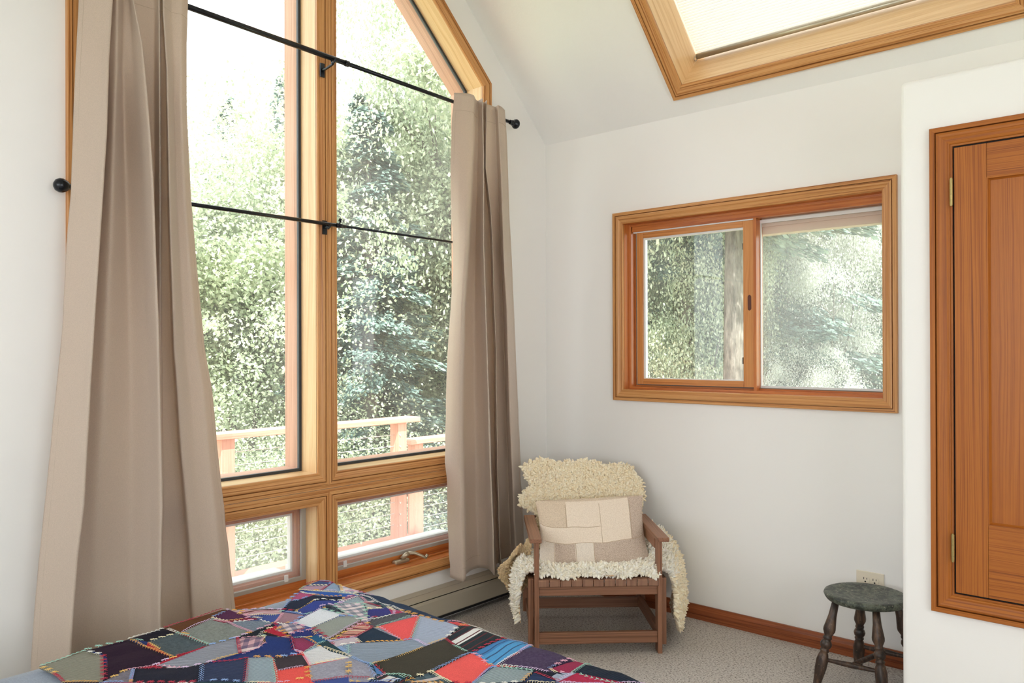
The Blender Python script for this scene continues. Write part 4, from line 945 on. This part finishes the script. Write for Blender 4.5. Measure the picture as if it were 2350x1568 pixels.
# tan flap of hide on the left, wool side inwards
def flap(u, v):
    w = .30+.7*math.sin(v*math.pi*.85+.25)
    return np.array([-.285-.15*u*w, .24+.06*v+.02*math.sin(u*5), .445-.23*v-.04*u+.012*math.sin(u*11+v*5)])
m = sheet(flap, 16, 20); hb = m.build('hide_flap', plain('tan_hide_edge', srgb(214, 178, 134), .8), sk2, smooth=True); so = hb.modifiers.new('s', 'SOLIDIFY'); so.thickness = .005
fleece(hb, FT, flap, lambda u, v: np.array([-.35, -.92, .1]), 900, .0062, .016, .2, None, 1, 1., 14)

# ---- cushion
def weave_mat(name, c, spk):
    t = NT(name); o = t.obj(); n = t.noise(t.scale(o, (1, 1, 2.4)), 230, 3, .7); n2 = t.noise(o, 900, 1)
    A = srgb(*c); B = srgb(*spk)
    col = t.ramp(n, [(.38, B), (.56, A), (.7, tuple(min(1, x*1.12) for x in A[:3])+(1,))]); col = t.mix(.25, col, t.ramp(n2, [(.4, B), (.6, A)]))
    t.principled(col, .92, 0, t.bump(n, .4, .002), spec=.1); return t.m
PM = [weave_mat('linen_cream', (236, 221, 204), (216, 198, 178)), weave_mat('linen_oat', (222, 204, 182), (190, 170, 148)), weave_mat('linen_brown', (208, 190, 174), (158, 138, 124)), weave_mat('linen_pale', (232, 220, 206), (206, 194, 182))]
cu = thing('cushion', cw(.0, .20, .36), 'woven beige patchwork lumbar cushion leaning on the armchair seat', 'cushion', rz=AR)
pw, ph, pt = .262, .168, .062; lean = math.radians(33); pc_ = np.array([.004, .235, .487])
def pil(a, b, s):
    ea = 1-abs(a)**2.6; eb = 1-abs(b)**2.6; h = pt*(max(ea, 0)*max(eb, 0))**.42
    pin = 1-.07*(1-abs(b)**2)*abs(a)**3; pin2 = 1-.10*(1-abs(a)**2)*abs(b)**3
    x = a*pw*pin; y = b*ph*pin2+.012*a
    h += .004*math.sin(a*9+b*4)*ea*eb
    return np.array([x, s*h*math.cos(lean)+y*math.sin(lean), -s*h*math.sin(lean)*-1+y*math.cos(lean)])+pc_
# front side (s=-1)
Nx, Ny = 54, 40
def cell(a, b):
    x = (a+1)/2; y = (1-b)/2
    if y < .30: return 1 if x < .27 else (0 if x < .86 else 2)
    if y < .52: return 0 if x < .58 else (0 if x < .86 else 2)
    if x < .14: return 3
    if x < .34: return 2
    if x < .50: return 3
    return 2
m = MB()
for s in (-1, 1):
    vs = [cw(*pil(-1+2*i/Nx, -1+2*j/Ny, s)) for j in range(Ny+1) for i in range(Nx+1)]
    b = len(m.v); m.v += vs
    for j in range(Ny):
        for i in range(Nx):
            f = (b+j*(Nx+1)+i, b+j*(Nx+1)+i+1, b+(j+1)*(Nx+1)+i+1, b+(j+1)*(Nx+1)+i)
            if s > 0: f = f[::-1]
            m.f.append(f); m.mi.append(cell(-1+2*(i+.5)/Nx, -1+2*(j+.5)/Ny) if s < 0 else 1); m.gc += [(0, 0, 0)]*4
m.build('cushion_cover', PM, cu, smooth=True)
m = MB()
def seam(a0, b0, a1, b1):
    m.tube([np.array(cw(*(pil(lerp(a0, a1, t), lerp(b0, b1, t), -1)))) for t in np.linspace(0, 1, 16)], .0011, 5)
seam(-.98, .40, .16, .42); seam(.16, .98, .16, -.04); seam(-.98, -.04, .72, -.04); seam(.72, .98, .72, -.04); seam(-.46, .98, -.46, .41); seam(-.72, -.04, -.72, -.98); seam(-.32, -.04, -.32, -.98); seam(0, -.04, 0, -.98); seam(.72, -.04, .98, -.06)
m.build('seam', plain('tan_seam_thread', srgb(176, 152, 124), .9), cu)  # darker tan thread along the cushion seams

# ================================================================== STOOL
def stool_mat():
    t = NT('worn_dark_green_paint'); o = t.obj(); n = t.noise(o, 26, 5, .7); n2 = t.noise(o, 75, 4, .7); n3 = t.noise(t.scale(o, (1, 1, .3)), 14, 3)
    c = t.ramp(n, [(.36, srgb(24, 26, 24)), (.47, srgb(52, 58, 50)), (.56, srgb(96, 102, 88)), (.64, srgb(48, 46, 38))])
    c = t.mix(t.ramp(n2, [(.61, (0, 0, 0, 1)), (.66, (.9, .9, .9, 1))]), c, srgb(164, 158, 140)); t.principled(c, .42, 0, t.bump(n2, .35, .003)); return t.m
def leg_mat():
    t = NT('worn_brown_legs'); o = t.obj(); n = t.noise(t.scale(o, (1, 1, .25)), 40, 4, .7); n2 = t.noise(o, 110, 3, .7)
    c = t.ramp(n, [(.35, srgb(34, 26, 22)), (.52, srgb(66, 48, 38)), (.70, srgb(110, 84, 64))])
    c = t.mix(t.ramp(n2, [(.66, (0, 0, 0, 1)), (.72, (.7, .7, .7, 1))]), c, srgb(150, 124, 96)); t.principled(c, .4, 0, t.bump(n, .3, .002)); return t.m
SM, LM = stool_mat(), leg_mat()
sx, sy = 1.842, -.243; SR = .158; SHH = .357
st = thing('stool', (sx, sy, 0), 'small round dark stool with turned legs beside the closet corner', 'stool')
m = MB(); m.lathe([(.02, -.012), (.120, -.030), (.148, -.026), (SR-.003, -.016), (SR, -.008), (SR-.003, -.001), (.147, .002), (.12, -.001), (.08, -.005), (.03, -.007), (.002, -.0075)], (sx, sy, SHH), (0, 0, 1), 48); m.build('seat', SM, st, smooth=True)
LP = [(0, .015), (.04, .0175), (.10, .0225), (.15, .0235), (.185, .019), (.200, .0145), (.207, .0185), (.214, .0185), (.221, .014), (.232, .0205), (.250, .0235), (.266, .0195), (.276, .0135), (.283, .0175), (.292, .0175), (.300, .0145), (.33, .0235), (.345, .0240), (.42, .0165), (.52, .0135)]
feet = [(1.700, -.392), (1.945, -.372), (1.772, -.118), (1.998, -.118)]
LT = []
for fx, fy in feet:
    tx_, ty_ = sx+(fx-sx)*.60, sy+(fy-sy)*.60; a = np.array([fx, fy, 0.]); b = np.array([tx_, ty_, SHH-.022]); d = b-a; Ls = np.linalg.norm(d); LT.append((a, b))
    m = MB(); m.lathe([(r*.97, z/.52*Ls) for z, r in LP], a, d, 20); m.build('leg', LM, st, smooth=True)
def at(i, t): a, b = LT[i]; return a+(b-a)*t
for i, j, t in ((0, 1, .30), (2, 3, .30)):
    m = MB(); p, q = at(i, t), at(j, t); m.tube([lerp(p, q, s) for s in np.linspace(0, 1, 7)], [.007, .008, .010, .0115, .010, .008, .007], 12); m.build('stretcher', LM, st, smooth=True)
m = MB(); p, q = (at(0, .30)+at(1, .30))/2, (at(2, .30)+at(3, .30))/2; m.tube([lerp(p, q, s) for s in np.linspace(0, 1, 5)], [.008, .010, .011, .010, .008], 12); m.build('stretcher', LM, st, smooth=True)

# ================================================================== OUTSIDE
GRASS = NT('sunlit_hillside'); _o = GRASS.obj(); _n = GRASS.noise(_o, 1.3, 5, .7)
GRASS.principled(GRASS.ramp(_n, [(.3, srgb(120, 140, 96)), (.5, srgb(176, 186, 150)), (.7, srgb(214, 212, 190))]), .95); GRASS = GRASS.m
def gz(x, y):
    d = max(0, -x-2.0, y-2.0)
    z = -2.6+.0*d
    if d > 10: z += (d-10)*.20
    if d > 26: z += (d-26)*.12
    return z+.25*mnoise.noise(Vector((x*.2, y*.2, 0)))
m = MB(); gx = np.linspace(-60, 20, 70); gy = np.linspace(-30, 60, 70)
m.faces([(x, y, gz(x, y)) for y in gy for x in gx], [(j*70+i, j*70+i+1, (j+1)*70+i+1, (j+1)*70+i) for j in range(69) for i in range(69)])
tag(m.build('ground', GRASS, smooth=True), 'pale sunlit hillside seen between the trees', 'ground', kind='structure')
# deck
m = MB()
for i in range(12):
    x = -1.98+i*.145; m.box((x, -7, -.16), (x+.139, .62, -.125))
for yy in np.arange(-6.9, .7, 1.25): m.box((-1.98, yy, -.36), (-.24, yy+.05, -.161))
for yy in (-5.5, -3, -.5): m.box((-1.95, yy, -3.1), (-1.82, yy+.13, -.361))
tag(m.build('deck', DECKW), 'redwood deck outside the low windows', 'deck', kind='structure')
m = MB(); 
for i in range(10): m.box((-1.98+i*.145, .66, -.36), (-1.98+i*.145+.139, 5.5, -.33))
m.box((-1.98, .66, -.45), (-.55, .72, -.361)); m.box((-1.98, 5.4, -.45), (-.55, 5.5, -.361))
for yy in (.7, 5.3):
    for xx in (-1.95, -.75): m.box((xx, yy, -3.1), (xx+.12, yy+.12, -.361))
tag(m.build('lower_deck', DECKW), 'lower deck landing one step down outside', 'deck', kind='structure')
PINKW = wood('sunlit_railing', srgb(226, 172, 150), srgb(214, 156, 132), srgb(190, 128, 104), 40, .65)
def railing(label, x, ys, ztop, zdeck, y0, y1, endcap):
    t = thing('deck_railing', (x, (y0+y1)/2, zdeck), label, 'railing', 'cable railings of the deck')
    m = MB(); m.box((x-.075, y0, ztop-.038), (x+.075, y1, ztop)); m.build('top_rail', PINKW, t, bevel=.004)
    for y in ys: m = MB(); m.box((x-.045, y, zdeck-.3), (x+.045, y+.09, ztop-.039)); m.build('post', PINKW, t, bevel=.003)
    n = 9
    for i in range(n):
        z = ztop-.13-i*(ztop-zdeck-.18)/n; a, b = ys[0], ys[-1]+.09
        m = MB(); m.tube([(x, max(a-.0, y0), z), (x, b+.002, z)], .0025, 6); m.tube([(x+.044, ys[-1]+.02, z), (x+.052, ys[-1]+.02, z)], .006, 8); m.build('cable', CABLE, t)
railing('redwood cable railing along the upper deck, seen through both low windows', -1.78, [-6.4, -4.6, -2.8, -1.07, .355], .826, -.125, -6.6, .56, True)
railing('shorter cable railing one step lower, beyond the end of the upper railing', -1.93, [.66, 2.3, 3.9, 5.35], .628, -.33, .59, 5.5, True)

# ---- trees
def leaf_mat(name, c0, c1, trans=.4):
    t = NT(name); a = t.n('ShaderNodeAttribute', attribute_name='tint'); col = t.mix(a.outputs['Fac'], c0, c1)
    d = t.n('ShaderNodeBsdfDiffuse'); t.l(col, d.inputs[0]); tl = t.n('ShaderNodeBsdfTranslucent'); t.l(col, tl.inputs[0])
    mx = t.n('ShaderNodeMixShader'); mx.inputs[0].default_value = trans; t.l(d.outputs[0], mx.inputs[1]); t.l(tl.outputs[0], mx.inputs[2])
    g = t.n('ShaderNodeBsdfGlossy'); g.inputs['Roughness'].default_value = .35; m2 = t.n('ShaderNodeMixShader'); m2.inputs[0].default_value = .06
    t.l(mx.outputs[0], m2.inputs[1]); t.l(g.outputs[0], m2.inputs[2]); t.l(m2.outputs[0], t.out.inputs[0]); return t.m
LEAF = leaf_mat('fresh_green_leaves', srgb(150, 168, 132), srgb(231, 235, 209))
LEAFP = leaf_mat('blown_out_leaves', srgb(176, 182, 164), srgb(253, 253, 246), .5)  # near-white leaves, blown-out sunlight put into the leaf colour
NEED = leaf_mat('conifer_needles', srgb(84, 108, 104), srgb(160, 182, 168), .15)
BARK = NT('grey_bark'); _o = BARK.obj(); _n = BARK.noise(BARK.scale(_o, (1, 1, .25)), 22, 5, .7)
BARK.principled(BARK.ramp(_n, [(.3, srgb(72, 66, 60)), (.6, srgb(132, 124, 114)), (.8, srgb(168, 160, 150))]), .95, 0, BARK.bump(_n, .6, .02)); BARK = BARK.m
def raw_mesh(name, V, F4, tint, mat):
    me = bpy.data.meshes.new(name); n = len(F4)
    me.vertices.add(len(V)); me.vertices.foreach_set('co', V.astype(np.float32).ravel())
    me.loops.add(n*4); me.loops.foreach_set('vertex_index', F4.astype(np.int32).ravel())
    me.polygons.add(n); me.polygons.foreach_set('loop_start', np.arange(0, n*4, 4, dtype=np.int32)); me.polygons.foreach_set('loop_total', np.full(n, 4, np.int32))
    me.update(calc_edges=True); at_ = me.attributes.new('tint', 'FLOAT', 'FACE'); at_.data.foreach_set('value', tint.astype(np.float32)); me.materials.append(mat); return me
def leaves(P, size, R, up=.5, aspect=.62):
    n = len(P); N = R.normal(size=(n, 3)); N[:, 2] += up; N /= np.linalg.norm(N, axis=1)[:, None]
    A = R.normal(size=(n, 3)); A -= N*(A*N).sum(1)[:, None]; A /= np.linalg.norm(A, axis=1)[:, None]; B = np.cross(N, A); s = (size*R.uniform(.6, 1.3, n))[:, None]
    V = np.stack([P-A*s*.5, P+B*s*.5*aspect+N*s*.08, P+A*s*.5, P-B*s*.5*aspect+N*s*.08], 1).reshape(-1, 3); return V, np.arange(n*4).reshape(-1, 4)
def make_deciduous(seed, H, spread, nleaf, leaf, base=.12, lean=.1, trunk=.11):
    R = np.random.default_rng(seed); mb = MB(); tips = []
    def branch(p, d, L, r, depth):
        pts = [p]; rr = [r]; q = p; dd = d
        for k in range(5):
            dd = dd+R.normal(size=3)*.16; dd[2] += .05; dd /= np.linalg.norm(dd); q = q+dd*L/5; pts.append(q); rr.append(r*(1-.13*(k+1)))
            if depth > 0 and k >= 1 or depth >= 1: tips.append((q, L*.35))
        mb.tube(pts, rr, 7 if depth else 10, cap=False)
        if depth < 3:
            for _ in range(4 if depth else 7):
                k = R.integers(2, 6); a = R.uniform(0, 2*math.pi); nd = dd*.55+np.array([math.cos(a), math.sin(a), R.uniform(-.1, .7)])*.8; nd /= np.linalg.norm(nd)
                branch(pts[k], nd, L*R.uniform(.5, .7), rr[k]*.6, depth+1)
    branch(np.zeros(3), np.array([lean, .05, 1.]), H*.55, trunk, 0)
    T = np.array([t[0] for t in tips]); T = T[T[:, 2] > H*base]
    # extra clusters filling the crown
    ex = R.normal(size=(170, 3)); ex /= np.linalg.norm(ex, axis=1)[:, None]; ex *= R.uniform(.55, 1, (170, 1)); ex = ex*np.array([spread, spread, H*(1-base)/2])+np.array([lean*H*.4, 0, H*(1+base)/2])
    T = np.vstack([T, ex]); wt = R.uniform(0, 1, len(T))**2.2; ci = R.choice(len(T), nleaf, p=wt/wt.sum()); cs = R.uniform(.08, .26, len(T)); ct = R.uniform(0, 1, len(T))
    P = T[ci]+R.normal(size=(nleaf, 3))*cs[ci][:, None]*np.array([1, 1, .6]); P[:, 2] = np.clip(P[:, 2], .1, None)
    V, F = leaves(P, leaf, R); tint = np.clip(ct[ci]*.4+R.uniform(0, .6, nleaf), 0, 1)
    return mb, (V, F, tint)
def make_conifer(seed, H, Rm, bare=.0, trunk=.14):
    R = np.random.default_rng(seed); mb = MB(); mb.tube([(0, 0, 0), (.02, 0, H*.5), (0, .02, H)], [trunk, trunk*.6, .01], 12, cap=False); Ps = []; D = []
    nb = 230
    for i in range(nb):
        z = H*(bare+(1-bare)*(i/nb)**.9); L = Rm*(1-(z/H))**.8*R.uniform(.65, 1.1)+.12; a = R.uniform(0, 2*math.pi); dr = np.array([math.cos(a), math.sin(a), R.uniform(-.35, .02)])
        if i % 2 == 0: mb.tube([(0, 0, z), tuple(np.array([0, 0, z])+dr*L)], [.014, .003], 4, cap=False)
        n = int(90+240*L); t = R.uniform(.12, 1, n)**.75*L; w = (1-t/L)*.35*L+.06; side = np.array([-dr[1], dr[0], 0])
        p = np.array([0, 0, z])+dr*t[:, None]+side*(R.uniform(-1, 1, n)*w)[:, None]; p[:, 2] += R.uniform(-.10, .03, n)-.1*(t/L)**2*L*.5
        Ps.append(p); D.append(np.tile(dr, (n, 1))+side*R.uniform(-.7, .7, (n, 1)))
    P = np.vstack(Ps); D = np.vstack(D); D[:, 2] -= .25; D /= np.linalg.norm(D, axis=1)[:, None]; n = len(P)
    N = np.array([0, 0, 1.])+R.normal(size=(n, 3))*.5; B = np.cross(N, D); B /= np.linalg.norm(B, axis=1)[:, None]; s = R.uniform(.05, .11, (n, 1)); w = s*.20
    V = np.stack([P, P+D*s*.5+B*w, P+D*s, P+D*s*.5-B*w], 1).reshape(-1, 3); F = np.arange(n*4).reshape(-1, 4)
    return mb, (V, F, R.uniform(0, 1, n))
PROTO = {}
def proto(key, mb, lv, leafmat, H):
    V = np.array(mb.v); H = float(np.percentile(lv[0][:, 2], 99)); me = bpy.data.meshes.new('trunk'); me.from_pydata(V.tolist(), [], mb.f); me.materials.append(BARK); me.polygons.foreach_set('use_smooth', [True]*len(me.polygons))
    PROTO[key] = (me, raw_mesh('foliage', *lv, leafmat), H)
mbt, lv = make_deciduous(21, 6, 1.9, 120000, .040, .46, .16, .12); proto('dec_a', mbt, lv, LEAF, 6.)
mbt, lv = make_deciduous(33, 6, 2.1, 135000, .042, .10, -.12); proto('dec_b', mbt, lv, LEAF, 6.)
mbt, lv = make_deciduous(45, 6, 2.2, 120000, .036, .02, .05); proto('pale', mbt, lv, LEAFP, 6.)
mbt, lv = make_deciduous(71, 6, 2.0, 80000, .042, .35, .1); proto('dec_c', mbt, lv, LEAF, 6.)
mbt, lv = make_deciduous(57, 2, 1.1, 80000, .020, .0, .0, .03); proto('bush', mbt, lv, LEAF, 2.)
mbt, lv = make_conifer(61, 8, 1.9); proto('con_a', mbt, lv, NEED, 8.)
mbt, lv = make_conifer(63, 8, 1.7, .25, .17); proto('con_b', mbt, lv, NEED, 8.)
mbt, lv = make_conifer(67, 10, 2.0, .50, .15); proto('con_tall', mbt, lv, NEED, 10.)
def tree(key, name, px, t, ztop, label, cat, group=None, rz=None, wide=1.):
    p = at_depth(px, t); x, y = float(p[0]), float(p[1]); z = gz(x, y)-.05; tm, fm, H = PROTO[key]; s = (ztop-z)/H
    o = bpy.data.objects.new(name, None); COL.objects.link(o); tag(o, label, cat, group)
    o.location = (x, y, z); o.rotation_euler = (0, 0, rng.uniform(0, 6.28) if rz is None else rz); o.scale = (s*wide, s*wide, s)
    a = bpy.data.objects.new('trunk', tm); b = bpy.data.objects.new('foliage', fm)
    for c in (a, b): COL.objects.link(c); c.parent = o
G1 = 'leafy trees outside the tall windows'; G2 = 'conifers outside the tall windows'; G3 = 'trees outside the sliding window'; G4 = 'distant trees on the far slope'
tree('dec_a', 'deciduous_tree', 545, 8.6, 3.9, 'leafy tree with a leaning forked trunk outside the left tall window', 'tree', G1, 2.2)
tree('dec_b', 'deciduous_tree', 655, 11.5, 4.6, 'taller leafy tree just left of the centre post', 'tree', G1)
tree('dec_b', 'deciduous_tree', 440, 12, 4.4, 'leafy tree half hidden by the left curtain', 'tree', G1)
tree('dec_c', 'deciduous_tree', 1040, 9.4, 7.2, 'tall leafy tree arching over the right tall window', 'tree', G1, .4, .55)
tree('dec_b', 'deciduous_tree', 1040, 12, 4.4, 'leafy tree beside the left edge of the right curtain', 'tree', G1)
tree('con_b', 'conifer_tree', 850, 8.8, 3.9, 'dark blue green conifer in the middle of the right tall window', 'tree', G2, None, 1.1)
tree('con_a', 'conifer_tree', 795, 15, 4.7, 'smaller conifer right beside the centre post', 'tree', G2)
tree('con_tall', 'conifer_tree', 825, 9.4, 4.3, 'tall conifer with a bare trunk visible through the low right window', 'tree', G2, 1., .75)
tree('con_tall', 'conifer_tree', 872, 11.2, 4.9, 'second bare trunked conifer behind the upper railing post', 'tree', G2, 2., .65)
tree('con_b', 'conifer_tree', 960, 14, 5.8, 'conifer behind the arching leafy tree', 'tree', G2, None, 1.2)
tree('con_a', 'conifer_tree', 521, 19, 7.1, 'narrow conifer poking above the treetops on the left', 'tree', G2, None, .8)
tree('con_a', 'conifer_tree', 655, 20, 7.9, 'dark conifer tip next to the centre post', 'tree', G2, None, .8)
for px, t, zt, lb in ((470, 6.6, .35, 'bright bush left of the railing post'), (590, 7.4, .45, 'bright bush behind the railing in the left window'), (655, 8.4, .9, 'pale bush beside the centre post')):
    tree('bush', 'bush', px, t, zt, lb, 'bush', 'bushes behind the deck railing')
tree('dec_a', 'deciduous_tree', 1490, 9.6, 3.8, 'green leafy tree behind the sliding sash', 'tree', G3, None, .55)
tree('con_tall', 'conifer_tree', 1682, 8.2, 7.8, 'conifer with a thick trunk behind the sliding sash', 'tree', G3, .3, 1.)
tree('con_tall', 'conifer_tree', 1575, 9.6, 7.0, 'slimmer dark conifer trunk behind the sliding sash', 'tree', G3, 1.3, .8)
tree('con_a', 'conifer_tree', 1775, 10.6, 6.5, 'dark conifer behind the left half of the screened pane', 'tree', G3, None, 1.2)
tree('pale', 'deciduous_tree', 1905, 9.8, 4.1, 'leafy tree coloured near white as if overexposed, filling the screened pane', 'tree', G3, None, .55)
tree('pale', 'deciduous_tree', 1790, 8.8, 1.3, 'lower tree with overexposed leaf colour at the bottom of the screened pane', 'tree', G3, None, .5)
tree('pale', 'deciduous_tree', 2010, 10.6, 4.3, 'tree with overexposed leaf colour at the right edge of the screened pane', 'tree', G3, None, .6)
LBd, LBc = 'leafy tree in the distant mixed woods on the slope', 'conifer in the distant mixed woods on the slope'
k = 0
for t, zt in ((17, 3.2), (23, 5.2), (29, 6.4)):
    for px in np.arange(330, 1130, 105 if t < 20 else 80):
        k += 1; q = px+rng.uniform(-30, 30); top = min(zt*rng.uniform(.75, 1.15), 1.34+t*.26)
        if 760 < q < 860: top = min(top, 1.34+t*.21)
        if k % 3 == 0: tree('con_a', 'conifer_tree', q, t+rng.uniform(-1, 1), top, LBc, 'tree', 'distant conifers on the slope', None, 1.1)
        else: tree(('dec_a', 'dec_b')[k % 2], 'deciduous_tree', q, t+rng.uniform(-1, 1), top, LBd, 'tree', 'distant leafy trees on the slope', None, 1.1)
for px, t in ((1450, 14), (1560, 17), (1660, 13), (1750, 16), (1850, 14), (1950, 17), (2040, 13)):
    k += 1
    if k % 2: tree('con_a', 'conifer_tree', px, t, 8, 'conifer in the woods behind the bright trees at the small window', 'tree', 'background conifers at the small window')
    else: tree('dec_b', 'deciduous_tree', px, t, 7, 'leafy tree in the woods behind the small window trees', 'tree', 'background leafy trees at the small window')
